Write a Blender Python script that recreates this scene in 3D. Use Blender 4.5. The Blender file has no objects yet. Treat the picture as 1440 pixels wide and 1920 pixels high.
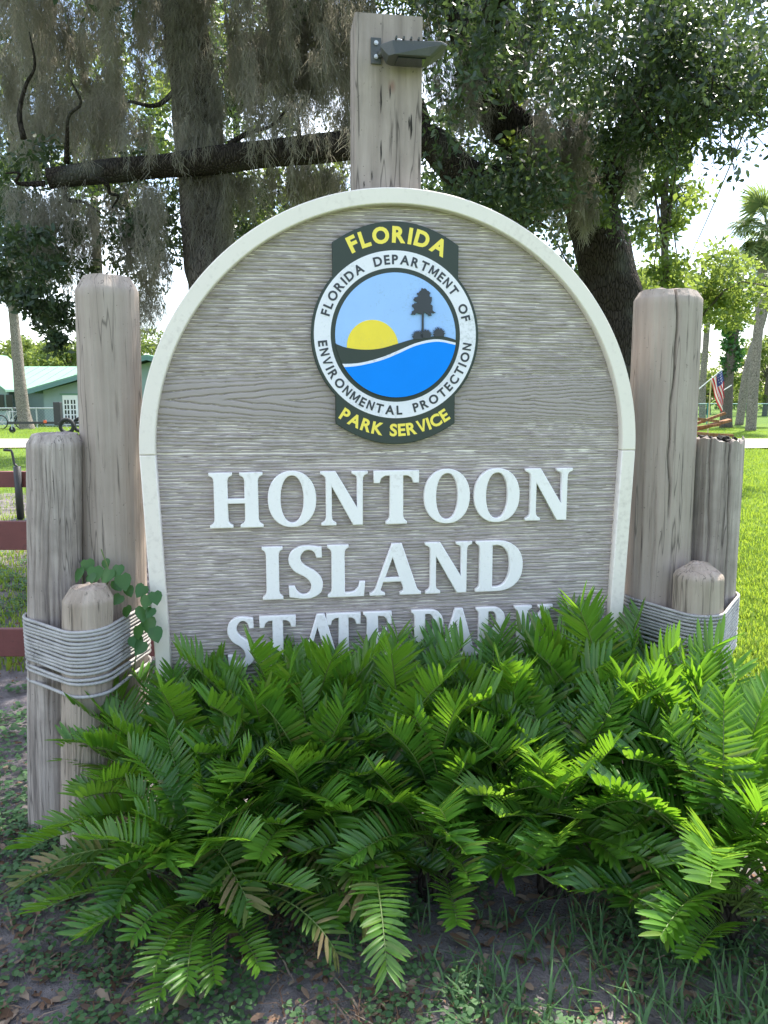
import bpy, bmesh, math, random
import numpy as np
from mathutils import Vector, Matrix

R = math.radians
SC = bpy.context.scene
COL = SC.collection
rng = np.random.default_rng(7)
random.seed(7)

# ------------------------------------------------------------------ camera
F_PX, HORIZON, CAM_H = 1450.0, 745.0, 1.55        # focal length / horizon row on the 1440 x 1920 frame
PITCH = math.atan((960 - HORIZON) / F_PX)
cd = bpy.data.cameras.new('camera')
cd.sensor_fit = 'VERTICAL'; cd.sensor_height = 34.6; cd.lens = F_PX / 1920 * 34.6
cd.clip_start = 0.05; cd.clip_end = 1500
cam = bpy.data.objects.new('camera', cd); COL.objects.link(cam)
cam.location = (0, 0, CAM_H); cam.rotation_euler = (math.pi / 2 - PITCH, 0, 0)
SC.camera = cam

# ------------------------------------------------------------------ sky, sun, exposure
SUN_AZ, SUN_EL = R(36), R(60)                      # azimuth from +Y towards +X
w = bpy.data.worlds.new('World'); SC.world = w; w.use_nodes = True
nt = w.node_tree; nt.nodes.clear()
n_out = nt.nodes.new('ShaderNodeOutputWorld'); n_bg = nt.nodes.new('ShaderNodeBackground')
n_sky = nt.nodes.new('ShaderNodeTexSky'); n_sky.sky_type = 'NISHITA'; n_sky.sun_disc = False
n_sky.sun_elevation = SUN_EL; n_sky.sun_rotation = SUN_AZ; n_sky.dust_density = 1.5; n_sky.air_density = 1.0
n_tc = nt.nodes.new('ShaderNodeTexCoord'); n_mp = nt.nodes.new('ShaderNodeMapping')
n_mp.inputs['Scale'].default_value = (1, 1, 2.2)
n_no = nt.nodes.new('ShaderNodeTexNoise'); n_no.inputs['Scale'].default_value = 2.3; n_no.inputs['Detail'].default_value = 7
n_cr = nt.nodes.new('ShaderNodeValToRGB'); n_cr.color_ramp.elements[0].position = .50; n_cr.color_ramp.elements[1].position = .78
n_mx = nt.nodes.new('ShaderNodeMixRGB'); n_mx.inputs[2].default_value = (11.5, 11.7, 12.0, 1)
nt.links.new(n_tc.outputs['Generated'], n_mp.inputs[0]); nt.links.new(n_mp.outputs[0], n_no.inputs['Vector'])
nt.links.new(n_no.outputs[0], n_cr.inputs[0]); nt.links.new(n_cr.outputs[0], n_mx.inputs[0])
nt.links.new(n_sky.outputs[0], n_mx.inputs[1]); nt.links.new(n_mx.outputs[0], n_bg.inputs[0])
n_bg.inputs[1].default_value = 0.15
nt.links.new(n_bg.outputs[0], n_out.inputs[0])
sl = bpy.data.lights.new('sun', 'SUN'); sl.energy = 4.6; sl.angle = R(0.53); sl.color = (1, .95, .86)
so = bpy.data.objects.new('sun', sl); COL.objects.link(so)
SUN_DIR = Vector((math.sin(SUN_AZ) * math.cos(SUN_EL), math.cos(SUN_AZ) * math.cos(SUN_EL), math.sin(SUN_EL)))
so.rotation_euler = SUN_DIR.to_track_quat('Z', 'Y').to_euler()
so.location = SUN_DIR * 60
SC.view_settings.view_transform = 'Standard'; SC.view_settings.look = 'None'
SC.view_settings.gamma = 1; SC.view_settings.use_curve_mapping = False
SC.view_settings.exposure = 1.55
SC.cycles.max_bounces = 8; SC.cycles.transparent_max_bounces = 6; SC.cycles.transmission_bounces = 5
SC.cycles.use_denoising = True

# ------------------------------------------------------------------ placing helpers
def ray(x, y):
    X, Y = (x - 720) / F_PX, (960 - y) / F_PX
    return Vector((X, math.cos(PITCH) + Y * math.sin(PITCH), -math.sin(PITCH) + Y * math.cos(PITCH)))
def at(x, y, dist):
    "world point on the sight line of photo pixel (x, y), at world depth dist"
    r = ray(x, y); return Vector((0, 0, CAM_H)) + r * (dist / r.y)

# ------------------------------------------------------------------ mesh helpers
def np_mesh(name, V, FS, smooth=False):
    "V (n,3); FS a list of (m,k) index arrays"
    V = np.asarray(V, dtype=np.float32)
    me = bpy.data.meshes.new(name)
    if not isinstance(FS, list): FS = [FS]
    FS = [np.asarray(f, dtype=np.int32) for f in FS if len(f)]
    me.vertices.add(len(V)); me.vertices.foreach_set('co', V.ravel())
    nl = sum(f.size for f in FS); npoly = sum(len(f) for f in FS)
    me.loops.add(nl); me.loops.foreach_set('vertex_index', np.concatenate([f.ravel() for f in FS]))
    me.polygons.add(npoly)
    tot = np.concatenate([np.full(len(f), f.shape[1], dtype=np.int32) for f in FS])
    me.polygons.foreach_set('loop_start', np.concatenate([[0], np.cumsum(tot)[:-1]]).astype(np.int32))
    me.polygons.foreach_set('loop_total', tot)
    if smooth: me.polygons.foreach_set('use_smooth', np.ones(npoly, dtype=bool))
    me.update(calc_edges=True); me.validate()
    return me

class MB:
    "collects shapes into one mesh"
    def __init__(s): s.V = []; s.F = []; s.n = 0
    def add(s, V, F):
        V = [tuple(v) for v in V]; s.V += V
        s.F += [tuple(i + s.n for i in f) for f in F]; s.n += len(V); return s
    def box(s, lo, hi, M=None):
        (a, b, c), (d, e, f) = lo, hi
        V = [Vector(p) for p in ((a,b,c),(d,b,c),(d,e,c),(a,e,c),(a,b,f),(d,b,f),(d,e,f),(a,e,f))]
        if M is not None: V = [M @ v for v in V]
        return s.add(V, [(0,3,2,1),(4,5,6,7),(0,1,5,4),(1,2,6,5),(2,3,7,6),(3,0,4,7)])
    def tube(s, P, Rr, n=8, cap=True, wob=0.0):
        V, Fq = tube_arrays(P, Rr, n, wob)
        s.add(V, [tuple(f) for f in Fq])
        if cap:
            b = s.n - len(V)
            s.F.append(tuple(b + i for i in reversed(range(n))))
            s.F.append(tuple(s.n - n + i for i in range(n)))
        return s
    def mesh(s, name, smooth=False, bevel=0):
        me = bpy.data.meshes.new(name); me.from_pydata(s.V, [], s.F); me.update()
        if bevel:
            bm = bmesh.new(); bm.from_mesh(me)
            bmesh.ops.bevel(bm, geom=bm.edges[:], offset=bevel, segments=2, affect='EDGES', profile=.5)
            bm.to_mesh(me); bm.free()
        if smooth:
            for p in me.polygons: p.use_smooth = True
        return me

def tube_arrays(P, Rr, n=8, wob=0.0, seed=0):
    P = np.array([tuple(p) for p in P], dtype=float); m = len(P)
    if np.isscalar(Rr): Rr = [Rr] * m
    T = np.gradient(P, axis=0); T /= np.linalg.norm(T, axis=1)[:, None] + 1e-9
    ref = np.array([0, 0, 1.0]) if abs(T[0, 2]) < .9 else np.array([1.0, 0, 0])
    N0 = np.cross(T[0], ref); N0 /= np.linalg.norm(N0)
    V = []
    th = np.arange(n) / n * 2 * math.pi
    r0 = np.random.default_rng(seed + m * 13 + n)
    ph = r0.uniform(0, 6.3, 6)
    for i in range(m):
        N0 = N0 - T[i] * (N0 @ T[i]); N0 /= np.linalg.norm(N0) + 1e-9
        B = np.cross(T[i], N0)
        rr = Rr[i] * (1 + wob * (np.sin(3 * th + ph[0] + i * .35) * .5 + np.sin(7 * th + ph[1] - i * .5) * .35 + np.sin(13 * th + ph[2] + i * .9) * .3 + .4 * math.sin(i * 1.3 + ph[3])))
        V.append(P[i] + np.outer(np.cos(th) * rr, N0) + np.outer(np.sin(th) * rr, B))
    V = np.concatenate(V)
    i = np.arange(m - 1)[:, None] * n; j = np.arange(n)[None, :]; k = (j + 1) % n
    Fq = np.stack([i + j, i + k, i + n + k, i + n + j], -1).reshape(-1, 4)
    return V, Fq

def smooth_path(pts, n):
    "Catmull-Rom through control points"
    P = [Vector(p) for p in pts]; P = [P[0] * 2 - P[1]] + P + [P[-1] * 2 - P[-2]]
    out = []; segs = len(P) - 3
    for q in range(n):
        t = q / (n - 1) * segs; i = min(int(t), segs - 1); t -= i
        a, b, c, d = P[i:i + 4]
        out.append(.5 * ((2 * b) + (c - a) * t + (2 * a - 5 * b + 4 * c - d) * t * t + (3 * b - a - 3 * c + d) * t ** 3))
    return out

def obj(name, me, mat=None, parent=None, loc=None, rot=None):
    o = bpy.data.objects.new(name, me); COL.objects.link(o)
    if mat is not None and me is not None and not me.materials: me.materials.append(mat)
    if parent is not None: o.parent = parent
    if loc is not None: o.location = loc
    if rot is not None: o.rotation_euler = rot
    return o
def tag(o, label=None, cat=None, group=None, kind=None):
    if label: o['label'] = label
    if cat: o['category'] = cat
    if group: o['group'] = group
    if kind: o['kind'] = kind
    return o
def empty(name, loc, rz=0):
    o = bpy.data.objects.new(name, None); COL.objects.link(o); o.empty_display_size = .1
    o.location = loc; o.rotation_euler = (0, 0, rz); return o
def vnoise(x, y, seed=0):
    "value noise on arrays, -1..1"
    xi, yi = np.floor(x).astype(int), np.floor(y).astype(int); fx, fy = x - xi, y - yi
    fx, fy = fx * fx * (3 - 2 * fx), fy * fy * (3 - 2 * fy)
    def h(a, b):
        q = (a * 374761393 + b * 668265263 + seed * 974711) & 0x7fffffff
        q = ((q ^ (q >> 13)) * 1274126177) & 0x7fffffff
        return ((q ^ (q >> 16)) & 0xffff) / 32767.5 - 1
    return (h(xi, yi) * (1 - fx) + h(xi + 1, yi) * fx) * (1 - fy) + (h(xi, yi + 1) * (1 - fx) + h(xi + 1, yi + 1) * fx) * fy

# ------------------------------------------------------------------ materials
def new_mat(name):
    m = bpy.data.materials.new(name); m.use_nodes = True; t = m.node_tree; t.nodes.clear()
    o = t.nodes.new('ShaderNodeOutputMaterial'); b = t.nodes.new('ShaderNodeBsdfPrincipled')
    t.links.new(b.outputs[0], o.inputs[0]); return m, t, b, o
def nd(t, kind, **kw):
    n = t.nodes.new(kind)
    for k, v in kw.items():
        if k in n.inputs: n.inputs[k].default_value = v
        else: setattr(n, k, v)
    return n
def c4(c): return (c[0], c[1], c[2], 1)
def ramp(t, fac, stops):
    r = t.nodes.new('ShaderNodeValToRGB'); e = r.color_ramp.elements
    while len(e) < len(stops): e.new(.5)
    for i, (p, c) in enumerate(stops): e[i].position = p; e[i].color = c4(c)
    t.links.new(fac, r.inputs[0]); return r.outputs[0]
def coords(t, scale=(1, 1, 1), kind='Object'):
    tc = t.nodes.new('ShaderNodeTexCoord'); mp = t.nodes.new('ShaderNodeMapping'); mp.inputs['Scale'].default_value = scale
    t.links.new(tc.outputs[kind], mp.inputs[0]); return mp.outputs[0]
def noise(t, vec, scale, detail=5, rough=.55):
    n = nd(t, 'ShaderNodeTexNoise', Scale=scale, Detail=detail, Roughness=rough); t.links.new(vec, n.inputs['Vector']); return n.outputs[0]
def mixc(t, fac, a, b, mode='MIX'):
    m = t.nodes.new('ShaderNodeMixRGB'); m.blend_type = mode
    for i, v in enumerate((fac, a, b)):
        if isinstance(v, (int, float)): m.inputs[i].default_value = v
        elif isinstance(v, tuple): m.inputs[i].default_value = c4(v)
        else: t.links.new(v, m.inputs[i])
    return m.outputs[0]
def bump(t, b, h, strength=.3, dist=.01):
    n = nd(t, 'ShaderNodeBump', Strength=strength, Distance=dist); t.links.new(h, n.inputs['Height']); t.links.new(n.outputs[0], b.inputs['Normal'])

def painted(name, col, rough=.5, var=.12, scale=14, bmp=.12, metal=0, dirt=None, spec=.5):
    m, t, b, o = new_mat(name); v = coords(t)
    n1 = noise(t, v, scale, 6); n2 = noise(t, v, scale * 9, 4)
    c = mixc(t, n1, tuple(x * (1 - var) for x in col), tuple(min(1, x * (1 + var)) for x in col))
    if dirt:
        dn = nd(t, 'ShaderNodeMath', operation='MULTIPLY'); t.links.new(n2, dn.inputs[0]); t.links.new(noise(t, v, scale * .4, 5), dn.inputs[1])
        c = mixc(t, ramp(t, dn.outputs[0], [(.28, (0, 0, 0)), (.5, (1, 1, 1))]), c, dirt)
    t.links.new(c, b.inputs['Base Color']); b.inputs['Roughness'].default_value = rough; b.inputs['Metallic'].default_value = metal
    b.inputs['Specular IOR Level'].default_value = spec
    if bmp: bump(t, b, n2, bmp, .004)
    return m

def wood(name, light, dark, streak=.5, grey=.3, vscale=1.0, stain=None):
    m, t, b, o = new_mat(name)
    v = coords(t, (26 * vscale, 26 * vscale, 1.6)); v2 = coords(t, (70 * vscale, 70 * vscale, 3)); v3 = coords(t)
    g = noise(t, v, 1, 7, .6); f = noise(t, v2, 1, 5, .6); big = noise(t, v3, 5, 5, .6); spk = noise(t, v3, 90, 3)
    c = mixc(t, ramp(t, g, [(.30, (0, 0, 0)), (.62, (1, 1, 1))]), dark, light)
    c = mixc(t, ramp(t, f, [(.28, (1, 1, 1)), (.40, (0, 0, 0))]), c, tuple(x * .38 for x in dark))
    c = mixc(t, ramp(t, big, [(.42, (0, 0, 0)), (.68, (grey, grey, grey))]), c, tuple(x * .62 for x in dark))
    c = mixc(t, ramp(t, spk, [(.68, (0, 0, 0)), (.74, (.7, .7, .7))]), c, tuple(x * .35 for x in dark))
    ck = noise(t, coords(t, (15 * vscale, 15 * vscale, .75)), 1, 3, .5)
    c = mixc(t, ramp(t, ck, [(.452, (0, 0, 0)), (.460, (.85, .85, .85)), (.468, (0, 0, 0))]), c, tuple(x * .25 for x in dark))
    kn = nd(t, 'ShaderNodeTexVoronoi', Scale=3.4); t.links.new(coords(t, (1, 1, .7)), kn.inputs['Vector'])
    c = mixc(t, ramp(t, kn.outputs['Distance'], [(.03, (.8, .8, .8)), (.06, (.25, .25, .25)), (.075, (.55, .55, .55)), (.11, (0, 0, 0))]), c, tuple(x * .5 for x in dark))
    t.links.new(c, b.inputs['Base Color']); b.inputs['Roughness'].default_value = .82
    b.inputs['Specular IOR Level'].default_value = .25
    mm = nd(t, 'ShaderNodeMath', operation='ADD'); t.links.new(g, mm.inputs[0]); t.links.new(f, mm.inputs[1])
    bump(t, b, mm.outputs[0], .55, .006)
    return m

def leafy(name, cols, trans, tmix=.45, rough=.45, spec=.4, obj_var=.0, tint=None):
    m, t, b, o = new_mat(name)
    g = t.nodes.new('ShaderNodeNewGeometry')
    n = len(cols); c = ramp(t, g.outputs['Random Per Island'], [(i / max(1, n - 1), cols[i]) for i in range(n)])
    if tint:
        oi = t.nodes.new('ShaderNodeObjectInfo')
        c = mixc(t, ramp(t, oi.outputs['Random'], [(.3, (0, 0, 0)), (1, (obj_var,) * 3)]), c, tint)
    t.links.new(c, b.inputs['Base Color']); b.inputs['Roughness'].default_value = rough; b.inputs['Specular IOR Level'].default_value = spec
    tr = t.nodes.new('ShaderNodeBsdfTranslucent')
    tc = mixc(t, .65, c, trans); t.links.new(tc, tr.inputs[0])
    mx = t.nodes.new('ShaderNodeMixShader'); mx.inputs[0].default_value = tmix
    t.links.new(b.outputs[0], mx.inputs[1]); t.links.new(tr.outputs[0], mx.inputs[2]); t.links.new(mx.outputs[0], o.inputs[0])
    return m

M = {}
M['post'] = wood('post_wood', (.40, .335, .29), (.30, .245, .21), grey=.22)
M['post_tan'] = wood('post_wood_tan', (.42, .345, .285), (.27, .215, .17), vscale=.8, grey=.25)
M['post_old'] = wood('post_wood_old', (.43, .37, .33), (.20, .165, .145), vscale=1.1, grey=.5)
M['timber'] = wood('timber_wood', (.38, .315, .28), (.22, .178, .155), vscale=.7)
def add_stain(m, cx, cz, rx, rz, col):
    t = m.node_tree; b = next(n for n in t.nodes if n.type == 'BSDF_PRINCIPLED'); src = b.inputs['Base Color'].links[0].from_socket
    v = coords(t); mp = t.nodes.new('ShaderNodeMapping'); mp.inputs['Location'].default_value = (-cx / rx, 0, -cz / rz); mp.inputs['Scale'].default_value = (1 / rx, 0, 1 / rz)
    t.links.new(v, mp.inputs[0]); l = t.nodes.new('ShaderNodeVectorMath'); l.operation = 'LENGTH'; t.links.new(mp.outputs[0], l.inputs[0])
    ad = nd(t, 'ShaderNodeMath', operation='ADD'); t.links.new(l.outputs['Value'], ad.inputs[0]); t.links.new(noise(t, coords(t, (40, 40, 8)), 1, 5), ad.inputs[1])
    t.links.new(mixc(t, ramp(t, ad.outputs[0], [(.6, (.6, .6, .6)), (1.4, (0, 0, 0))]), src, col), b.inputs['Base Color'])
add_stain(M['timber'], .012, 2.615, .03, .06, (.22, .10, .085))
M['plank'] = wood('plank_wood', (.34, .17, .08), (.16, .07, .035))
M['white'] = painted('letter_paint', (.86, .82, .80), .55, .06, 9, .10, dirt=(.62, .57, .53))
M['border'] = painted('border_paint', (.78, .705, .63), .55, .05, 6, .10, dirt=(.60, .53, .47))
M['green'] = painted('emblem_green', (.030, .042, .034), .6, .12, 10, .03)
M['ring'] = painted('emblem_white', (.80, .78, .83), .6, .05, 14, .02, dirt=(.5, .5, .52))
M['ink'] = painted('emblem_ink', (.03, .035, .045), .45, .1, 20, 0)
M['yellow'] = painted('emblem_yellow', (.92, .73, .10), .6, .1, 25, .02)
M['sun'] = painted('emblem_sun', (.90, .68, .05), .6, .07, 25, .02, dirt=(.70, .55, .12))
M['sky_blue'] = painted('emblem_sky', (.34, .54, .90), .6, .07, 16, .02, dirt=(.28, .42, .62))
M['water'] = painted('emblem_water', (.0, .24, .86), .6, .07, 10, .02, spec=.2)
M['black'] = painted('black_metal', (.03, .03, .032), .5, .2, 20, .05)
M['dark_metal'] = painted('fixture_metal', (.055, .058, .055), .45, .25, 25, .08, dirt=(.12, .10, .08))
M['steel'] = painted('bolt_steel', (.55, .54, .52), .4, .1, 40, .05, metal=.7)
M['red_wood'] = painted('red_stained_board', (.155, .048, .042), .65, .3, 5, .4, dirt=(.07, .03, .03))
M['rope'] = painted('rope_fibre', (.40, .385, .37), .95, .3, 22, .4, dirt=(.10, .09, .085), spec=.05)
M['soil_dark'] = painted('rotten_soil', (.02, .016, .013), .95, .4, 60, .6)
M['galv'] = painted('galvanised', (.42, .46, .46), .5, .1, 10, 0, metal=.3)
M['teal'] = painted('teal_coating', (.05, .22, .22), .5, .15, 4, 0)
M['wallg'] = painted('house_siding_paint', (.24, .32, .31), .7, .1, 2, .1)
M['roofg'] = painted('green_metal_roof', (.15, .275, .195), .85, .12, .8, .05)
M['trimg'] = painted('house_trim', (.10, .20, .19), .6, .1, 3, 0)
M['doorw'] = painted('door_paint', (.8, .8, .78), .5, .05, 3, 0)
M['glass'] = painted('dark_glass', (.02, .025, .03), .08, .1, 3, 0)
M['rubber'] = painted('rubber', (.02, .02, .02), .8, .2, 20, .1)
M['fl_red'] = painted('flag_red', (.60, .05, .07), .8, .1, 8, 0)
M['fl_white'] = painted('flag_white', (.80, .78, .78), .8, .05, 8, 0)
M['fl_blue'] = painted('flag_blue', (.05, .06, .22), .8, .1, 8, 0)
M['pole'] = painted('flag_pole', (.55, .45, .22), .5, .1, 8, 0)
M['cable'] = painted('cable', (.05, .05, .055), .6, .1, 8, 0)
M['bike'] = painted('bicycle_frame', (.5, .5, .52), .4, .1, 8, 0)

M['fern'] = leafy('fern_leaf', [(.034, .105, .016), (.050, .150, .020), (.072, .195, .026), (.046, .140, .020), (.058, .165, .022), (.19, .16, .06)], (.30, .58, .02), .40, .34, .55, .65, (.12, .26, .024))
M['fern_pale'] = leafy('fern_leaf_pale', [(.07, .17, .022), (.10, .23, .028), (.14, .27, .04)], (.34, .56, .04), .45, .4, .45)
M['fern_dry'] = leafy('fern_leaf_dry', [(.045, .11, .02), (.05, .12, .022), (.10, .12, .03), (.22, .16, .085), (.045, .11, .02)], (.25, .3, .05), .3, .6, .2)
M['rachis'] = painted('fern_stalk', (.10, .15, .035), .5, .2, 20, 0)
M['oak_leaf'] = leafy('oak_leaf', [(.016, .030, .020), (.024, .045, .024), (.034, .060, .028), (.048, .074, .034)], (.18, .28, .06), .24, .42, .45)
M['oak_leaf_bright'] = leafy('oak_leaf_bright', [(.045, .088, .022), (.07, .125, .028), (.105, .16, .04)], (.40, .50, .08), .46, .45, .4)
M['far_leaf'] = leafy('far_leaf', [(.05, .085, .025), (.08, .13, .035), (.12, .17, .05)], (.36, .44, .08), .42, .6, .2)
M['palm_leaf'] = leafy('palm_leaf', [(.07, .11, .05), (.10, .15, .06), (.16, .18, .08)], (.35, .45, .1), .35, .5, .3)
M['moss'] = leafy('spanish_moss', [(.15, .14, .12), (.22, .205, .175), (.29, .275, .24), (.19, .18, .14)], (.46, .43, .34), .42, .9, .05)
M['vine_leaf'] = leafy('vine_leaf', [(.025, .085, .025), (.045, .13, .035)], (.16, .38, .05), .3, .4, .4, .8, (.075, .17, .04))
M['weed'] = leafy('weed_leaf', [(.055, .13, .055), (.08, .17, .065), (.11, .20, .08), (.09, .15, .075)], (.2, .36, .08), .35, .55, .3)
M['grass'] = leafy('grass_blade', [(.09, .17, .02), (.13, .23, .022), (.17, .28, .03), (.26, .28, .07)], (.48, .62, .05), .4, .55, .25)
M['litter'] = leafy('dead_leaf', [(.10, .060, .038), (.17, .095, .06), (.24, .16, .11), (.30, .23, .17), (.09, .055, .04)], (.2, .1, .05), .12, .8, .15)

def bark(name, a, b2, sc=1.0):
    m, t, b, o = new_mat(name)
    v = coords(t, (9 * sc, 9 * sc, 2.2 * sc)); v3 = coords(t)
    vo = nd(t, 'ShaderNodeTexVoronoi', Scale=5.5, feature='DISTANCE_TO_EDGE'); t.links.new(v, vo.inputs['Vector'])
    n = noise(t, v3, 14 * sc, 6); li = noise(t, v3, 3, 5)
    c = mixc(t, n, a, b2); c = mixc(t, ramp(t, vo.outputs[0], [(.0, (1, 1, 1)), (.14, (0, 0, 0))]), c, tuple(x * .3 for x in a))
    c = mixc(t, ramp(t, li, [(.54, (0, 0, 0)), (.70, (.4, .4, .4))]), c, (.13, .135, .115))
    t.links.new(c, b.inputs['Base Color']); b.inputs['Roughness'].default_value = .95; b.inputs['Specular IOR Level'].default_value = .1
    ad = nd(t, 'ShaderNodeMath', operation='ADD'); t.links.new(vo.outputs[0], ad.inputs[0]); t.links.new(n, ad.inputs[1])
    bump(t, b, ad.outputs[0], .9, .04); return m
M['bark'] = bark('oak_bark', (.030, .025, .021), (.075, .062, .052))
M['bark_grey'] = bark('grey_bark', (.13, .112, .095), (.24, .21, .18))
M['bark_pale'] = bark('pale_bark', (.22, .19, .16), (.38, .34, .29), .6)

# ground
def ground_mat():
    m, t, b, o = new_mat('ground_soil_and_lawn'); v = coords(t)
    n1 = noise(t, v, 1.1, 6, .6); n2 = noise(t, v, 16, 6, .65); n3 = noise(t, v, 75, 4, .7)
    soil = mixc(t, ramp(t, n2, [(.3, (0, 0, 0)), (.7, (1, 1, 1))]), (.12, .105, .105), (.25, .222, .22))
    soil = mixc(t, ramp(t, n3, [(.60, (0, 0, 0)), (.74, (1, 1, 1))]), soil, (.25, .215, .20))
    lawn = mixc(t, n2, (.055, .10, .018), (.12, .19, .03)); lawn = mixc(t, ramp(t, n3, [(.5, (0, 0, 0)), (.8, (.6, .6, .6))]), lawn, (.20, .22, .06))
    # the worn bed round the sign: distance from its middle, with a ragged edge
    sx = t.nodes.new('ShaderNodeSeparateXYZ'); t.links.new(v, sx.inputs[0])
    def mth(op, a, b2=None):
        k = t.nodes.new('ShaderNodeMath'); k.operation = op
        for i, q in enumerate((a, b2)):
            if q is None: continue
            if isinstance(q, (int, float)): k.inputs[i].default_value = q
            else: t.links.new(q, k.inputs[i])
        return k.outputs[0]
    dx = mth('MULTIPLY', mth('ADD', sx.outputs[0], 1.6), .30); dy = mth('MULTIPLY', mth('SUBTRACT', sx.outputs[1], 3.0), .24)
    d = mth('SQRT', mth('ADD', mth('MULTIPLY', dx, dx), mth('MULTIPLY', dy, dy)))
    d = mth('ADD', d, mth('MULTIPLY', mth('SUBTRACT', n1, .5), .9))
    dx2 = mth('MULTIPLY', mth('ADD', sx.outputs[0], 4.6), .25); dy2 = mth('MULTIPLY', mth('SUBTRACT', sx.outputs[1], 6.5), .15)
    d2 = mth('SQRT', mth('ADD', mth('MULTIPLY', dx2, dx2), mth('MULTIPLY', dy2, dy2))); d2 = mth('ADD', d2, mth('MULTIPLY', mth('SUBTRACT', n1, .5), .9))
    d = mth('MINIMUM', d, d2)
    c = mixc(t, ramp(t, d, [(.92, (0, 0, 0)), (1.15, (1, 1, 1))]), soil, lawn)
    t.links.new(c, b.inputs['Base Color']); b.inputs['Roughness'].default_value = .95; b.inputs['Specular IOR Level'].default_value = .1
    bump(t, b, n3, .8, .02); return m
M['ground'] = ground_mat()
M['road'] = painted('shell_road', (.29, .265, .24), .95, .2, 2, .3, dirt=(.22, .20, .17), spec=.1)

# ------------------------------------------------------------------ ground and road
def axis(near0, near1, step, far):
    a = list(np.arange(near0, near1 + 1e-6, step)); s = step
    x = near1
    while x < far: s *= 1.35; x += s; a.append(min(x, far))
    s = step; x = near0; b = []
    while x > -far: s *= 1.35; x -= s; b.append(max(x, -far))
    return np.array(b[::-1] + a)
gx, gy = axis(-4, 4, .05, 600), axis(.4, 7, .05, 600)
GX, GY = np.meshgrid(gx, gy)
def ground_z(x, y):
    x = np.asarray(x, float); y = np.asarray(y, float)
    fade = np.clip((np.abs(y) + np.abs(x)) / 400, 0, 1)
    return (vnoise(x * 1.3, y * 1.3, 1) * .022 + vnoise(x * 5, y * 5, 2) * .010 + vnoise(x * 14, y * 14, 3) * .005) * (1 - fade)
GZ = ground_z(GX, GY)
nx, ny = len(gx), len(gy)
i, j = np.meshgrid(np.arange(nx - 1), np.arange(ny - 1)); q = (j * nx + i).ravel()
tag(obj('ground', np_mesh('ground', np.stack([GX, GY, GZ], -1).reshape(-1, 3), np.stack([q, q + 1, q + nx + 1, q + nx], -1), True), M['ground']), kind='structure')
rx = np.linspace(-120, 120, 241)
e0 = 23.6 + vnoise(rx * .3, rx * 0, 5) * .5; e1 = 28.6 + vnoise(rx * .3, rx * 0 + 3.5, 6) * .5
RV = np.concatenate([np.stack([rx, e0, rx * 0 + .045], -1), np.stack([rx, (e0 + e1) / 2, rx * 0 + .08], -1), np.stack([rx, e1, rx * 0 + .045], -1)])
k = np.arange(240); RF = np.concatenate([np.stack([k + a, k + a + 1, k + a + 242, k + a + 241], -1) for a in (0, 241)])
tag(obj('road', np_mesh('road', RV, RF, True), M['road']), kind='structure')

# ------------------------------------------------------------------ the sign
TH = R(8.5); P0 = (0.02, 2.75, 0)
# local: x along the panel to the right, y into the back, z up
sign = tag(empty('park_sign', P0, TH), 'arched grey carved wooden park sign with pale border, round emblem and raised white lettering', 'sign')
CU, SPR, RAD = .030, 1.362, .886
def half_width(z):
    z = np.asarray(z, float)
    return np.where(z > SPR, np.sqrt(np.maximum(RAD ** 2 - (z - SPR) ** 2, 0)), RAD - (SPR - z) * .030)
# panel face: sandblasted grain as real relief
pu = np.arange(-.87, .8701, .009); pz = np.arange(.30, 2.235, .0023)
PU, PZ = np.meshgrid(pu, pz)
near0 = np.clip(1 - np.abs(PZ - 1.535) / .14, 0, 1)
rag = vnoise(PU * 28, PZ * 0 + 3, 17) * .0026 + vnoise(PU * 70, PZ * 0 + 5, 18) * .0012
warp = vnoise(PU * 1.4, PZ * 4, 11) * .003 + vnoise(PU * 11, PZ * 40, 12) * .0016
dz = PZ - 1.540 + (warp * .5 + rag) * near0 + warp * (1 - near0)
ad = np.abs(dz)
pitch = .0126
fade = np.clip(1 - ad / .26, 0, 1) ** 1.5
ph = np.where(ad < .055, ad / .026, .055 / .026 + (ad - .055) / pitch) - (PU + .79) / .205 * fade     # tongues of flat grain opening to the right
row = np.floor(ph); fr = ph - row
brk = vnoise(PU * 13 + row * 3.7, row * 1.31 + (dz > 0) * 57.3, 14)                     # the ridges break along their length
flat = np.clip((.085 - ad) / .03, 0, 1)
sharp = 3.8 + 4.5 * flat
ridge = np.clip(np.minimum(fr, 1 - fr) * sharp, 0, 1) ** .7
hgt = ridge * (.60 + .40 * np.maximum(np.clip(brk * 1.6 + .6, 0, 1), flat)) * (1 + (.25 * vnoise(PU * 30, PZ * 60, 15) - .2) * (1 - flat))
seam = np.exp(-((PZ - 1.357) / .0022) ** 2)
PY = .015 - hgt * .0118 + seam * .004
ii, jj = np.meshgrid(np.arange(len(pu) - 1), np.arange(len(pz) - 1)); q = (jj * len(pu) + ii)
cu = (pu[:-1] + pu[1:]) / 2; cz = (pz[:-1] + pz[1:]) / 2
CUg, CZg = np.meshgrid(cu, cz)
hw = half_width(CZg) - .022
keep = (np.abs(CUg) < hw) & (CZg < SPR + RAD - .02)
q = q[keep]
PV = np.stack([PU + CU, PY, PZ], -1).reshape(-1, 3)
used = np.zeros(len(PV), bool); PF = np.stack([q, q + 1, q + len(pu) + 1, q + len(pu)], -1); used[PF] = True
remap = np.cumsum(used) - 1
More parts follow.
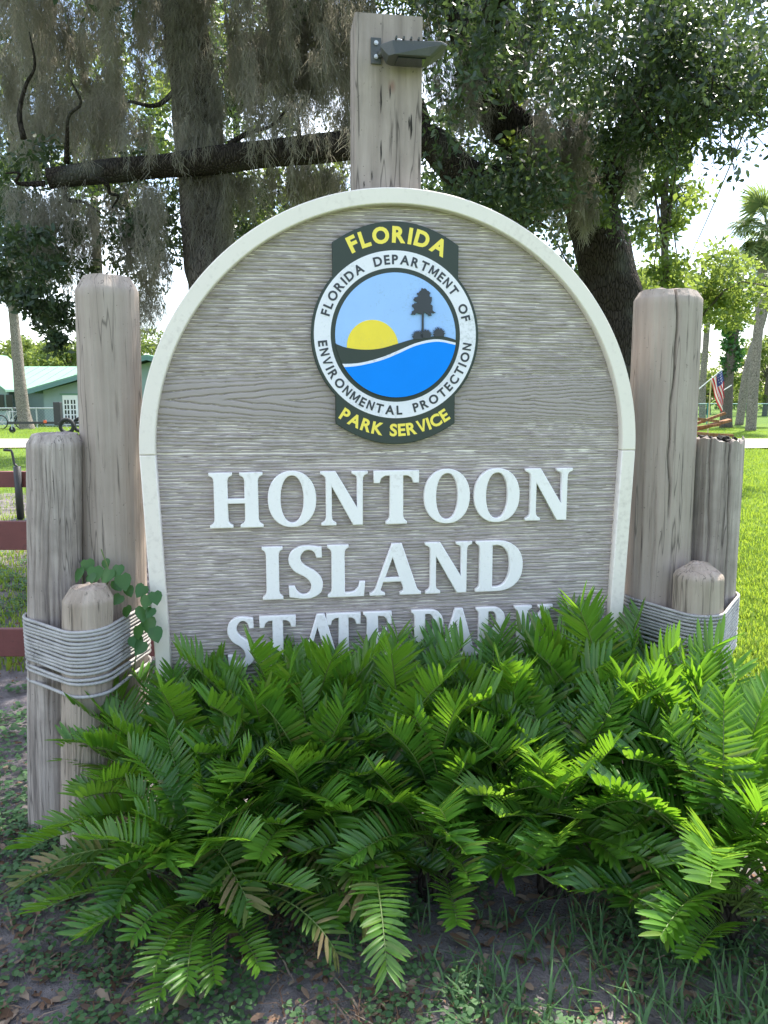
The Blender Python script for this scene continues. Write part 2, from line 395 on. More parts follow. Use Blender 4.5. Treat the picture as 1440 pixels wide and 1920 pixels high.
def panel_mat():
    m, t, b, o = new_mat('sandblasted_panel_paint')
    v = coords(t, (3.2, 1, 30)); v2 = coords(t); v3 = coords(t, (26, 1, 165))
    n1 = noise(t, v, 1, 5, .6); n2 = noise(t, v2, 3.2, 6, .6); n3 = noise(t, v3, 1, 3, .6)
    c = mixc(t, n1, (.315, .266, .250), (.43, .372, .352))
    sz_ = t.nodes.new('ShaderNodeSeparateXYZ'); t.links.new(v2, sz_.inputs[0])
    k1 = nd(t, 'ShaderNodeMath', operation='SUBTRACT'); t.links.new(sz_.outputs[2], k1.inputs[0]); k1.inputs[1].default_value = 1.54
    k2 = nd(t, 'ShaderNodeMath', operation='ABSOLUTE'); t.links.new(k1.outputs[0], k2.inputs[0])
    band = ramp(t, k2.outputs[0], [(.05, (.05, .05, .05)), (.10, (1, 1, 1))])          # the smooth middle board takes little grain
    lo_ = mixc(t, 1.0, ramp(t, n3, [(.30, (.8, .8, .8)), (.43, (0, 0, 0))]), band, 'MULTIPLY')
    hi_ = mixc(t, 1.0, ramp(t, n3, [(.57, (0, 0, 0)), (.66, (.9, .9, .9))]), band, 'MULTIPLY')
    c = mixc(t, lo_, c, (.20, .155, .145))
    c = mixc(t, hi_, c, (.55, .485, .46))
    c = mixc(t, ramp(t, n2, [(.45, (0, 0, 0)), (.75, (.35, .35, .35))]), c, (.27, .245, .235))
    t.links.new(c, b.inputs['Base Color']); b.inputs['Roughness'].default_value = .75; b.inputs['Specular IOR Level'].default_value = .3
    bump(t, b, n3, .35, .004); return m
M['panel'] = panel_mat()
obj('panel_face', np_mesh('panel_face', PV[used], remap[PF]), M['panel'], sign)

def curve_mesh(name, loops, extrude, bev=.002, off=None):
    "2-D outlines (holes included) filled and extruded; x right, y up, the front towards -Y once stood up"
    cu_ = bpy.data.curves.new(name, 'CURVE'); cu_.dimensions = '2D'; cu_.fill_mode = 'BOTH'
    for lp in loops:
        s = cu_.splines.new('POLY'); s.points.add(len(lp) - 1); s.use_cyclic_u = True
        for p_, (x, y) in zip(s.points, lp): p_.co = (x, y, 0, 1)
    cu_.extrude = extrude / 2; cu_.bevel_depth = bev; cu_.bevel_resolution = 1; cu_.offset = -bev if off is None else off
    return stand(name, cu_, extrude)
def stand(name, cu_, extrude):
    o = bpy.data.objects.new(name, cu_); COL.objects.link(o)
    dg = bpy.context.evaluated_depsgraph_get(); dg.update()
    me = bpy.data.meshes.new_from_object(o.evaluated_get(dg)); me.name = name
    bpy.data.objects.remove(o); bpy.data.curves.remove(cu_)
    me.transform(Matrix.Translation((0, -extrude / 2, 0)) @ Matrix.Rotation(math.pi / 2, 4, 'X'))
    me.materials.clear(); return me

def arch(inset, z0, n=90, taper=.030):
    r = RAD - inset; pts = [(CU - (r - (SPR - z0) * taper), z0)]
    a = [math.pi - math.pi * q_ / n for q_ in range(n + 1)]
    pts += [(CU + r * math.cos(x), SPR + r * math.sin(x)) for x in a]
    pts.append((CU + r - (SPR - z0) * taper, z0)); return pts
# raised border: an arched band; the lower boards butt against it at the seam
outer, inner = arch(0, 1.358), arch(.053, 1.358)
obj('border', curve_mesh('border', [outer + inner[::-1]], .030, .004), M['border'], sign, (0, .008, 0))
for s in (-1, 1):
    a = [(CU + s * (RAD - (SPR - z) * .03 - ins), z) for ins, z in ((0, .30), (.053, .30), (.053, 1.3565), (0, 1.3565))]
    obj('border', curve_mesh('border_leg', [a], .030, .004), M['border'], sign, (0, .0085, 0))
obj('panel_back', curve_mesh('panel_back', [arch(.004, .29)], .045, .003), M['border'], sign, (0, .060, 0))

# lettering, cap height 1
def SB(x0, x1, sl, sr): return [(sl, .17), (sl - .008, .115), (sl - .03, .08), (x0, .05), (x0, 0), (x1, 0), (x1, .05), (sr + .03, .08), (sr + .008, .115), (sr, .17)]
def ST(x0, x1, sl, sr): return [(x, 1 - y) for x, y in SB(x0, x1, sl, sr)][::-1]
def arc(cx, cy, rx_, ry_, a0, a1, n=18, p=2.25):
    out = []
    for q_ in range(n + 1):
        a = R(a0 + (a1 - a0) * q_ / n); c_, s_ = math.cos(a), math.sin(a)
        out.append((cx + rx_ * math.copysign(abs(c_) ** (2 / p), c_), cy + ry_ * math.copysign(abs(s_) ** (2 / p), s_)))
    return out
def cat(pts, corner, n=5):
    out = []; m_ = len(pts)
    for q_ in range(m_):
        b_, c_ = Vector(pts[q_]), Vector(pts[(q_ + 1) % m_])
        a_ = b_ * 2 - c_ if q_ in corner else Vector(pts[q_ - 1]); d_ = c_ * 2 - b_ if (q_ + 1) % m_ in corner else Vector(pts[(q_ + 2) % m_])
        for k_ in range(n):
            t = k_ / n
            out.append(tuple(.5 * ((2 * b_) + (c_ - a_) * t + (2 * a_ - 5 * b_ + 4 * c_ - d_) * t * t + (3 * b_ - a_ - 3 * c_ + d_) * t ** 3)))
    return out
LS = [(.075, .83), (.067, .885), (.045, .92), (0, .95)]                # left stem, top bracket (downwards reversed below)
stemL_top = [(0, 1), (0, .95), (.045, .92), (.067, .885), (.075, .83)]
stemL_bot = [(.075, .17), (.067, .115), (.045, .08), (0, .05)]
G = {
 'H': ([SB(0, .42, .085, .335) + [(.335, .44), (.635, .44)] + SB(.55, .97, .635, .885) + ST(.55, .97, .635, .885) + [(.635, .53), (.335, .53)] + ST(0, .42, .085, .335)], .97),
 'I': ([SB(0, .40, .075, .325) + ST(0, .40, .075, .325)], .40),
 'N': ([SB(.01, .30, .10, .215) + [(.215, .72), (.62, 0), (.815, 0)] + ST(.60, .91, .70, .815) + [(.70, .33), (.29, 1), (0, 1), (0, .95), (.06, .92), (.09, .89), (.10, .84)]], .91),
 'T': ([SB(.22, .61, .29, .54) + [(.54, .905), (.62, .90), (.69, .86), (.72, .765), (.83, .765), (.83, 1), (0, 1), (0, .765), (.11, .765), (.14, .86), (.21, .90), (.29, .905)]], .83),
 'L': ([[(0, 0), (.69, 0), (.71, .29), (.61, .29), (.58, .18), (.51, .105), (.42, .085), (.325, .085)] + ST(0, .40, .075, .325) + stemL_bot], .71),
 'E': ([[(0, 0), (.64, 0), (.66, .28), (.56, .28), (.53, .17), (.46, .10), (.325, .09), (.325, .46), (.42, .45), (.45, .36), (.51, .36), (.51, .66), (.45, .66), (.42, .56), (.325, .55), (.325, .91), (.44, .90), (.51, .85), (.53, .74), (.62, .74), (.62, 1)] + stemL_top + stemL_bot], .66),
 'A': ([[(0, .05), (0, 0), (.29, 0), (.29, .05), (.225, .08), (.207, .12), (.26, .26), (.59, .26), (.64, .12), (.63, .08), (.57, .05), (.57, 0), (.98, 0), (.98, .05), (.93, .08), (.90, .13), (.605, 1), (.42, 1), (.105, .13), (.07, .08)], [(.291, .345), (.562, .345), (.432, .728)]], .98),
 'D': ([[(0, 0)] + arc(.40, .5, .52, .5, -90, 90, 30) + stemL_top + stemL_bot, [(.325, .09)] + arc(.39, .5, .27, .41, -90, 90, 24) + [(.325, .91)]], .92),
 'P': ([SB(0, .44, .075, .325) + [(.325, .40)] + arc(.42, .70, .34, .30, -90, 90, 22) + stemL_top, [(.325, .49)] + arc(.40, .70, .13, .21, -90, 90, 18) + [(.325, .91)]], .76),
 'R': ([SB(0, .42, .075, .325) + [(.325, .44), (.42, .44), (.60, 0), (.95, 0), (.95, .05), (.87, .08), (.63, .47)] + arc(.42, .72, .35, .28, -46, 90, 18) + stemL_top, [(.325, .53)] + arc(.40, .72, .14, .19, -90, 90, 16) + [(.325, .91)]], .95),
 'K': ([SB(0, .42, .075, .325) + [(.325, .40), (.41, .48), (.62, .10), (.60, .07), (.56, .05), (.56, 0), (1.0, 0), (1.0, .05), (.92, .09), (.57, .62), (.80, .90), (.93, .95), (.93, 1), (.58, 1), (.58, .95), (.67, .91), (.66, .88), (.325, .54)] + ST(0, .42, .075, .325)], 1.0),
 'O': ([arc(.435, .5, .435, .515, 0, 355, 60, 2.15), arc(.435, .5, .205, .43, 0, 355, 50, 2.15)], .87),
 'S': ([cat([(.64, .975), (.65, .77), (.54, .765), (.50, .87), (.41, .92), (.31, .90), (.24, .81), (.25, .705), (.346, .615), (.513, .513), (.628, .385), (.66, .256), (.615, .10), (.46, .008), (.28, -.01), (.13, .012), (.013, .03), (0, .245), (.115, .245), (.167, .14), (.27, .08), (.37, .10), (.43, .19), (.41, .31), (.31, .41), (.13, .51), (.026, .64), (.005, .77), (.064, .90), (.205, .985), (.385, 1.005), (.54, .985)], {0, 1, 2, 16, 17, 18})], .66),
}
def put_letter(ch, u0, u1, z0, h):
    loops, wd = G[ch]; sx_ = (u1 - u0) / wd
    lp = [[(x * sx_, y * h) for x, y in l] for l in loops]
    obj('letter', curve_mesh('letter_' + ch, lp, .016, .0028), M['white'], sign, (u0, .004, z0))
for ch, a, b in zip('HONTOON', (-.632, -.432, -.248, -.059, .123, .308, .501), (-.448, -.263, -.080, .105, .293, .480, .681)): put_letter(ch, a, b, 1.100, .193)
for ch, a, b in zip('ISLAND', (-.457, -.365, -.226, -.074, .129, .319), (-.384, -.243, -.091, .115, .304, .499)): put_letter(ch, a, b, .838, .191)
for ch, a, b in zip('STATEPARK', (-.585, -.471, -.330, -.232, -.098, .080, .180, .324, .472), (-.490, -.342, -.182, -.108, .013, .200, .330, .462, .632)): put_letter(ch, a, b, .594, .184)

# emblem
EU, EZ = .019, 1.761
def circ(r, n=96, cx=0, cy=0): return [(cx + r * math.cos(2 * math.pi * q_ / n), cy + r * math.sin(2 * math.pi * q_ / n)) for q_ in range(n)]
def plaque():
    Rr = .293; hw_t, hw_b = .218, .211
    pts = []
    at_ = math.acos(hw_t / Rr); ab = math.acos(hw_b / Rr)
    for q_ in range(25): a = -ab + (at_ + ab) * q_ / 24; pts.append((Rr * math.cos(a), Rr * math.sin(a)))
    pts.append((hw_t, .305)); pts += [(hw_t - 2 * hw_t * q_ / 24, .305 + .074 * (1 - ((q_ - 12) / 12) ** 2)) for q_ in range(1, 24)]; pts.append((-hw_t, .305))
    for q_ in range(25): a = math.pi - at_ + (at_ + ab) * q_ / 24; pts.append((Rr * math.cos(a), Rr * math.sin(a)))
    pts.append((-hw_b, -.302)); pts += [(-hw_b + 2 * hw_b * q_ / 24, -.302 - .072 * (1 - ((q_ - 12) / 12) ** 2)) for q_ in range(1, 24)]; pts.append((hw_b, -.302))
    return pts
emblem = obj('emblem', curve_mesh('emblem', [plaque()], .022, .002), M['green'], sign, (EU, .004, EZ))
lay = lambda n: (0, -.022 - .0022 * n, 0)
def layer(name, loops, mat, n, t=.0022): return obj(name, curve_mesh(name, loops, t + .001, .0005), mat, emblem, (0, -.021 - .0022 * n, 0))
layer('white_ring', [circ(.2835, 128), circ(.2265, 110)], M['ring'], 0)
layer('sky_disc', [circ(.211, 110)], M['sky_blue'], 0)
def ep(px, py): return ((px - 718) / 446 * .211, (921 - py) / 471 * .211)
def under(curve):
    "the part of the disc below a curve running left to right"
    C_ = smooth_path([(*ep(*p_), 0) for p_ in curve], 40); C_ = [(v.x, v.y) for v in C_]
    a0 = math.atan2(C_[-1][1], C_[-1][0]); a1 = math.atan2(C_[0][1], C_[0][0])
    if a1 > 0: a1 -= 2 * math.pi
    elif a1 > a0: a1 -= 2 * math.pi
    rr = .2112
    C_[0] = (rr * math.cos(a1), rr * math.sin(a1)); C_[-1] = (rr * math.cos(a0), rr * math.sin(a0))
    return C_ + [(rr * math.cos(a0 + (a1 - a0) * q_ / 50), rr * math.sin(a0 + (a1 - a0) * q_ / 50)) for q_ in range(1, 50)]
sc_ = ep(545, 1005)
layer('sun_disc', [circ(.0895, 64, *sc_)], M['sun'], 1)
layer('hill', [under([(268, 985), (350, 1015), (480, 1030), (600, 1020), (720, 985), (850, 945), (980, 925), (1080, 925), (1168, 950)])], M['green'], 2)
layer('shore_line', [under([(318, 1140), (450, 1130), (600, 1090), (720, 1040), (850, 982), (960, 952), (1050, 948), (1168, 972)])], M['ring'], 3)
layer('water', [under([(330, 1165), (450, 1150), (600, 1112), (720, 1063), (850, 1002), (960, 972), (1050, 966), (1168, 990)])], M['water'], 4)
tr = [(906, 895), (906, 760), (870, 750), (855, 765), (822, 762), (835, 735), (850, 725), (832, 700), (850, 675), (872, 668), (842, 650), (858, 632), (880, 625), (868, 600), (890, 585), (905, 562), (925, 565), (945, 582), (972, 596), (962, 618), (980, 640), (975, 668), (958, 680), (988, 700), (985, 718), (1008, 742), (995, 752), (965, 742), (982, 770), (955, 770), (935, 748), (921, 745), (921, 895)]
random.seed(3)
trj = []
for q_ in range(len(tr)):
    a_, b_ = tr[q_], tr[(q_ + 1) % len(tr)]; trj.append(a_)
    if 1 <= q_ <= 30:
        for f_ in (.33, .66): trj.append((a_[0] + (b_[0] - a_[0]) * f_ + random.uniform(-6, 6), a_[1] + (b_[1] - a_[1]) * f_ + random.uniform(-6, 6)))
layer('pine_silhouette', [[ep(*p_) for p_ in trj][::-1]], M['ink'], 3)
for cx_, cy_, rr_ in ((880, 925, 48), (940, 915, 46), (1038, 905, 50)):
    pts = []
    for q_ in range(26):
        a_ = math.pi * q_ / 25; r_ = rr_ * (1.05 if q_ % 2 else .72) * random.uniform(.85, 1.1)
        pts.append(ep(cx_ + r_ * math.cos(a_), cy_ - r_ * math.sin(a_)))
    pts += [ep(cx_ - rr_ * .7, cy_ + 22), ep(cx_ + rr_ * .7, cy_ + 22)]
    layer('bush_silhouette', [pts], M['ink'], 3)
GLY = {}
SANS = {'M': ([(0, 0), (.19, 0), (.19, .62), (.40, .12), (.56, .12), (.77, .62), (.77, 0), (.96, 0), (.96, 1), (.74, 1), (.48, .38), (.22, 1), (0, 1)], .96),
        'N': ([(0, 0), (.18, 0), (.18, .66), (.60, 0), (.78, 0), (.78, 1), (.60, 1), (.60, .34), (.18, 1), (0, 1)], .78),
        'V': ([(.33, 0), (.51, 0), (.84, 1), (.64, 1), (.42, .27), (.20, 1), (0, 1)], .84)}
def glyph(ch, h, bold, ex=.0016):
    key = (ch, h, bold)
    if key not in GLY and ch in SANS:
        pts, wd = SANS[ch]; GLY[key] = (curve_mesh('emblem_letter', [[((x - wd / 2) * h, y * h) for x, y in pts]], ex, .0002), wd * h)
    if key not in GLY:
        t = bpy.data.curves.new('glyph', 'FONT'); t.body = ch; t.size = h / .729; t.align_x = 'CENTER'; t.extrude = ex / 2; t.offset = bold ; t.resolution_u = 4
        me = stand('emblem_letter', t, ex)
        xs = [v.co.x for v in me.vertices]; mid = (max(xs) + min(xs)) / 2
        for v in me.vertices: v.co.x -= mid
        GLY[key] = (me, max(xs) - min(xs))
    return GLY[key]
def arc_text(txt, rad, h, a0, a1, mat, top=True, bold=.0, space=.75, n=1):
    "letters centred between angles a0..a1 (degrees from the vertical, clockwise on top)"
    wds = [(h * space if c_ == ' ' else glyph(c_, h, bold)[1]) for c_ in txt]
    gap_total = abs(R(a1 - a0)) * rad - (sum(wds) - wds[0] / 2 - wds[-1] / 2); gap = gap_total / (len(txt) - 1)
    s_ = 0
    for q_, c_ in enumerate(txt):
        if q_: s_ += wds[q_ - 1] / 2 + gap + wds[q_] / 2
        if c_ == ' ': continue
        a_ = R(a0) + s_ / rad
        if top: x, z, rot = math.sin(a_) * (rad - h / 2), math.cos(a_) * (rad - h / 2), a_
        else: x, z, rot = math.sin(a_) * (rad + h / 2), -math.cos(a_) * (rad + h / 2), -a_
        me = glyph(c_, h, bold)[0]
        obj('emblem_letter', me, mat, emblem, (x, lay(n)[1], z), (0, rot, 0))
arc_text('FLORIDA', .337, .052, -26.3, 26.4, M['yellow'], True, .0030, n=.2)
arc_text('PARK SERVICE', .3235, .042, -33.4, 32.4, M['yellow'], False, .0020, space=.40, n=.2)
arc_text('FLORIDA DEPARTMENT OF', .2545, .031, -73, 76, M['ink'], True, .0013, space=.8)
arc_text('ENVIRONMENTAL PROTECTION', .2545, .031, -83.5, 82, M['ink'], False, .0013, space=.8)

# ------------------------------------------------------------------ posts
def post_mesh(name, base, top, r0, r1, cracks=(), cham=.03, seed=0, hollow=False, flute=.0022, dome=0.0):
    base, top = Vector(base), Vector(top); n, m = 208, 90
    th = np.arange(n) / n * 2 * math.pi; V = []
    Lz = top.z - base.z
    zs = list(np.linspace(0, Lz - cham, m - 8)) + list(Lz - cham + cham * np.sin(np.linspace(.15, 1, 8) * math.pi / 2) * .999)
    for q_, z in enumerate(zs):
        f = z / Lz; c = base.lerp(top, f); r = r0 + (r1 - r0) * f
        if z > Lz - cham and not hollow: r = r - (z - (Lz - cham)) * .62 if not dome else r * math.sqrt(max(0, 1 - .62 * ((z - (Lz - cham)) / cham) ** 2))
        rr = r + flute * vnoise(th * 9 / 1.0, np.full(n, z * 1.2) + seed * 7, seed) + .0016 * vnoise(th * 24, np.full(n, z * 2.5) + seed, seed + 1) + .005 * vnoise(np.cos(th) * 1.2 + 5, np.sin(th) * 1.2 + z * 1.6 + seed * 3, seed + 2)
        for a_, z0, z1, wd, dp in cracks:
            if z0 - .02 < z - 0 < z1 + .02:
                wob = .05 * math.sin(z * 9 + seed) + .02 * math.sin(z * 31)
                e_ = min(1, (z - z0 + .02) / .08, (z1 + .02 - z) / .08 if z1 < Lz - .01 else 1)
                d_ = np.abs((th - R(a_) - wob + math.pi) % (2 * math.pi) - math.pi) * r
                rr = rr - max(e_, 0) * dp * np.clip(1 - d_ / wd, 0, 1)
        zz = np.full(n, c.z)
        if hollow and q_ >= len(zs) - 8: zz = zz + .014 * vnoise(th * 5, th * 0 + 3, seed) * (q_ - len(zs) + 9) / 8
        elif q_ >= len(zs) - 8: zz = zz + .006 * vnoise(th * 2, th * 0 + 9, seed) * (q_ - len(zs) + 9) / 8
        V.append(np.stack([c.x + np.cos(th) * rr, c.y + np.sin(th) * rr, zz], -1))
    last = V[-1]; cen = last.mean(0)
    if hollow:
        for k_, (s_, d_) in enumerate(((.86, .004), (.78, -.014), (.66, -.030), (.35, -.034))):
            ring = cen + (last - cen) * (s_ + .07 * vnoise(th * 4, th * 0 + k_, 31)[:, None]); ring[:, 2] = last[:, 2] + d_ + .006 * vnoise(th * 7, th * 0 + k_, 33)
            V.append(ring)
    else:
        for s_, d_ in ((.75, .004), (.45, .007), (.15, .008)):
            ring = cen + (last - cen) * s_; ring[:, 2] += d_ * (1 + 4 * dome) + .003 * vnoise(th * 3, th * 0 + s_ * 9, 35); V.append(ring)
    mm = len(V); V = np.concatenate(V)
    a = np.arange(mm - 1)[:, None] * n; j = np.arange(n)[None, :]; k_ = (j + 1) % n
    Fq = np.stack([a + j, a + k_, a + n + k_, a + n + j], -1).reshape(-1, 4)
    me = np_mesh(name, V, [Fq, np.array([np.arange(n) + (mm - 1) * n])], True)
    sm = np.ones(len(me.polygons), bool); sm[(m - 8) * n:] = False; me.polygons.foreach_set('use_smooth', sm); return me
def px_post(xb, yb, xt, yt, Y):
    "foot and head of a round post from two marks on its axis"
    a, b = at(xb, yb, Y), at(xt, yt, Y); d = (b - a) / (b.z - a.z)
    return a + d * (-.05 - a.z), b
def post(name, label, mk, r0, r1, mat, group, **kw):
    a, b = px_post(*mk)
    o = obj(name, post_mesh(name, (0, 0, 0), b - a, r0, r1, **kw), mat, loc=a); tag(o, label, 'post', group); return a, b
GP = 'round posts flanking the sign'
L_tall = post('wooden_post', 'tall thick grey wooden post against the left edge of the sign', (217, 1100, 201, 522, 2.735), .107, .103, M['post'], GP, seed=1, cracks=((-60, 1.5, 1.62, .006, .01), (-115, 1.3, 1.45, .005, .006)), cham=.045)
L_med = post('wooden_post', 'waist high weathered cracked post at the far left of the sign', (104, 1300, 103, 815, 2.635), .089, .088, M['post_old'], GP, seed=2, cracks=((-80, .5, 1.45, .005, .008), (-112, .2, 1.45, .005, .008), (-55, .75, 1.45, .005, .007), (-140, .1, 1.2, .005, .007), (-98, 1.0, 1.45, .004, .006)), cham=.028)
L_sho = post('wooden_post', 'short stubby chamfered post in front of the two left posts', (166, 1250, 168, 1100, 2.50), .081, .079, M['post_tan'], GP, seed=3, cracks=((-85, .3, .7, .004, .006),), cham=.04)
R_tall = post('wooden_post', 'tall thick post with one long vertical crack right of the sign', (1231, 1100, 1253, 548, 2.99), .127, .121, M['post'], GP, seed=4, cracks=((-96, 1.15, 2.4, .0045, .024), (-120, .6, 1.3, .005, .008), (-84, .9, 1.3, .003, .004)), cham=.030)
R_med = post('wooden_post', 'weathered grey post with hollow rotten top at the far right', (1322, 1260, 1345, 826, 3.01), .100, .098, M['post_old'], GP, seed=5, cracks=((-82, .75, 1.5, .005, .024), (-125, .3, 1.5, .005, .012), (-60, .9, 1.5, .004, .007)), hollow=True, cham=.01)
R_sho = post('wooden_post', 'short domed post standing in front of the two right posts', (1306, 1180, 1310, 1064, 2.80), .090, .087, M['post_tan'], GP, seed=6, cracks=((-100, .3, .8, .004, .006), (-70, .3, .8, .004, .006)), cham=.038, dome=.5)
# dark rotten wood crumbs in the hollow head
rb = R_med[1]; mb = MB()
for q_ in range(60):
    a_ = random.uniform(0, 6.28); r_ = .075 * math.sqrt(random.random()); s_ = random.uniform(.006, .014)
    Mx = Matrix.Translation((rb.x + r_ * math.cos(a_), rb.y + r_ * math.sin(a_), rb.z - .020 + random.uniform(0, .034))) @ Matrix.Rotation(random.uniform(0, 3), 4, Vector((random.random(), random.random(), 1)))
    mb.box((-s_, -s_ * .7, -s_ * .6), (s_, s_ * .7, s_ * .6), Mx)
tag(obj('rotten_wood_crumbs', mb.mesh('rotten_wood_crumbs'), M['soil_dark']), 'dark crumbling rotten wood filling the hollow post top', 'debris', kind='stuff')

# square timber behind the arch
tb = MB(); hw_ = .1175
nzt = 40
V = []; Fq = []
for q_ in range(nzt + 1):
    z = -.05 + (2.893) * q_ / nzt
    for x, y in ((-hw_, 0), (-hw_ + .004, -.004), (hw_ - .004, -.004), (hw_, 0), (hw_, .15), (-hw_, .15)): V.append((x + .0012 * math.sin(z * 5), y, z))
for q_ in range(nzt):
    for s_ in range(6): a_ = q_ * 6 + s_; b_ = q_ * 6 + (s_ + 1) % 6; Fq.append((a_, b_, b_ + 6, a_ + 6))
tb.add(V, Fq + [tuple(range(nzt * 6, nzt * 6 + 6)), (5, 4, 3, 2, 1, 0)])
timber = tag(obj('timber_post', tb.mesh('timber_post'), M['timber'], loc=Vector(P0) + Vector((.0126 * 1 - .11 * math.sin(TH) * 0, 0, 0)) + Vector((-math.sin(TH), math.cos(TH), 0)) * .115, rot=(0, 0, TH)), 'square grey weathered timber rising behind the arch of the sign', 'post')
# drying checks: thin dark wedges cut into the face
for x_, z0_, z1_, wd_ in ((-.028, 2.36, 2.44, .004), (-.028, 2.52, 2.62, .004), (-.060, 2.30, 2.335, .003), (.078, 2.44, 2.53, .006), (.071, 2.47, 2.52, .004), (-.010, 2.70, 2.75, .003), (-.088, 2.275, 2.30, .003), (.004, 2.57, 2.62, .003)):
    c_ = MB(); c_.add([(x_, -.0052, z0_), (x_ + wd_, -.0052, z0_ * .6 + z1_ * .4), (x_ + wd_ * .4, -.0052, z1_), (x_ - wd_ * .4, -.0052, z0_ * .35 + z1_ * .65), (x_ + wd_ * .3, .004, (z0_ + z1_) / 2)], [(0, 1, 4), (1, 2, 4), (2, 3, 4), (3, 0, 4), (0, 3, 2, 1)])
    obj('check_crack', c_.mesh('check_crack'), M['soil_dark'], timber)

# ------------------------------------------------------------------ flood light on the timber
fl = tag(empty('flood_light', timber.location + Matrix.Rotation(TH, 3, 'Z') @ Vector((-.045, -.0055, 2.722)), TH), 'dark flat flood light on a bracket near the timber top', 'light')
obj('bracket', MB().box((-.018, -.006, -.042), (.018, 0, .042)).mesh('bracket', bevel=.0015), M['dark_metal'], fl)
for z_ in (-.02, .024):
    b_ = MB(); b_.tube([(0, -.006, z_), (0, -.011, z_)], .0075, 10); b_.tube([(0, -.011, z_), (0, -.014, z_)], .005, 6)
    obj('bolt', b_.mesh('bolt'), M['steel'], fl)
ar = MB(); ar.tube(smooth_path([(.012, -.005, -.012), (.03, -.03, -.012), (.05, -.06, -.015), (.07, -.07, -.018)], 10), .012, 10)
obj('arm', ar.mesh('arm', True), M['dark_metal'], fl)
# shallow tapered housing, lens below, cooling fins above
def housing():
    lo = [(.03, -.10), (.05, -.115), (.165, -.115), (.175, -.10), (.175, -.035), (.165, -.02), (.05, -.02), (.03, -.035)]
    mid = [(.005, -.075), (.04, -.11), (.205, -.125), (.225, -.11), (.225, -.025), (.205, -.012), (.04, -.012), (.012, -.03)]
    b = MB(); n = 8
    V = [(x, y, -.052) for x, y in lo] + [(x, y, -.016) for x, y in mid] + [(x, y, -.008) for x, y in mid] + [(.10 + (x - .10) * .9, -.08 + (y + .08) * .85, -.004) for x, y in mid]
    Fq = [tuple(range(n - 1, -1, -1)), tuple(range(3 * n, 4 * n))]
    for k_ in range(3): Fq += [(k_ * n + q_, k_ * n + (q_ + 1) % n, (k_ + 1) * n + (q_ + 1) % n, (k_ + 1) * n + q_) for q_ in range(n)]
    return b.add(V, Fq).mesh('housing', bevel=.002)
hs = obj('housing', housing(), M['dark_metal'], fl)
for q_ in range(5): obj('cooling_fin', MB().box((.05 + q_ * .025, -.12, -.005), (.055 + q_ * .025, -.04, .003)).mesh('cooling_fin'), M['dark_metal'], hs)
obj('lens', MB().box((.06, -.10, -.056), (.155, -.035, -.0525)).mesh('lens'), M['glass'], fl)
ey = MB(); ey.tube([(.065 + .018 * math.cos(R(a_)), -.08, -.006 + .014 * math.sin(R(a_))) for a_ in range(0, 181, 20)], .004, 8)
obj('hanging_loop', ey.mesh('hanging_loop', True), M['steel'], fl)

# ------------------------------------------------------------------ ropes
def hull_path(circles, n):
    P = []
    for (x, y, r) in circles: P += [(x + r * math.cos(a), y + r * math.sin(a)) for a in np.linspace(0, 2 * math.pi, 60, endpoint=False)]
    P = sorted(P)
    def half(Q):
        h = []
        for p_ in Q:
            while len(h) > 1 and (h[-1][0] - h[-2][0]) * (p_[1] - h[-2][1]) - (h[-1][1] - h[-2][1]) * (p_[0] - h[-2][0]) <= 0: h.pop()
            h.append(p_)
        return h
    H_ = half(P)[:-1] + half(P[::-1])[:-1]; H_ = np.array(H_ + [H_[0]])
    d = np.concatenate([[0], np.cumsum(np.linalg.norm(np.diff(H_, axis=0), axis=1))]); t = np.linspace(0, d[-1], n, endpoint=False)
    return np.stack([np.interp(t, d, H_[:, 0]), np.interp(t, d, H_[:, 1])], -1), d[-1]
def rope(name, label, circles, levels, rr, tilt=(0, 0)):
    ns = 330; XY, Ln = hull_path([(x, y, r + rr * .95) for x, y, r in circles], ns)
    levels = np.array(levels); P = []
    r_ = np.random.default_rng(5)
    off = XY.min(1)
    for k_ in range(len(levels) - 1):
        z = np.linspace(levels[k_], levels[k_ + 1], ns, endpoint=False)
        # the step to the next lap happens at the back, the front runs level
        bk = np.clip((np.arange(ns) / ns - .55) / .3, 0, 1); z = levels[k_] + (levels[k_ + 1] - levels[k_]) * bk
        z = z + (XY[:, 0] - XY[:, 0].mean()) * tilt[0] + (XY[:, 1] - XY[:, 1].mean()) * tilt[1] + .0014 * np.sin(np.arange(ns) / ns * 6.28 * 3 + k_ * 1.7)
        g = 1 + 0 * z
        P.append(np.stack([XY[:, 0], XY[:, 1], z], -1))
    P = np.concatenate(P); m = len(P); n = 9
    T = np.gradient(P, axis=0); T /= np.linalg.norm(T, axis=1)[:, None]
    Zu = np.array([0, 0, 1.0]); B = np.cross(T, Zu); B /= np.linalg.norm(B, axis=1)[:, None]; Nn = np.cross(B, T)
    th = np.arange(n) / n * 2 * math.pi; s_ = np.arange(m) * Ln / ns
    tw = s_[:, None] / .036 * 2 * math.pi                                # lay of the strands
    rad = rr * (.72 + .34 * np.abs(np.cos(1.5 * (th[None, :] - tw))))
    V = P[:, None, :] + (np.cos(th)[None, :] * rad)[..., None] * B[:, None, :] + (np.sin(th)[None, :] * rad)[..., None] * Nn[:, None, :]
    V = V.reshape(-1, 3); a = np.arange(m - 1)[:, None] * n; j = np.arange(n)[None, :]; k_ = (j + 1) % n
    Fq = np.stack([a + j, a + k_, a + n + k_, a + n + j], -1).reshape(-1, 4)
    tag(obj(name, np_mesh(name, V, Fq, True), M['rope']), label, 'rope', 'ropes lashed round the posts')
def axis_at(pb, z): a, b = pb; t = (z - a.z) / (b.z - a.z); c = a.lerp(b, t); return c
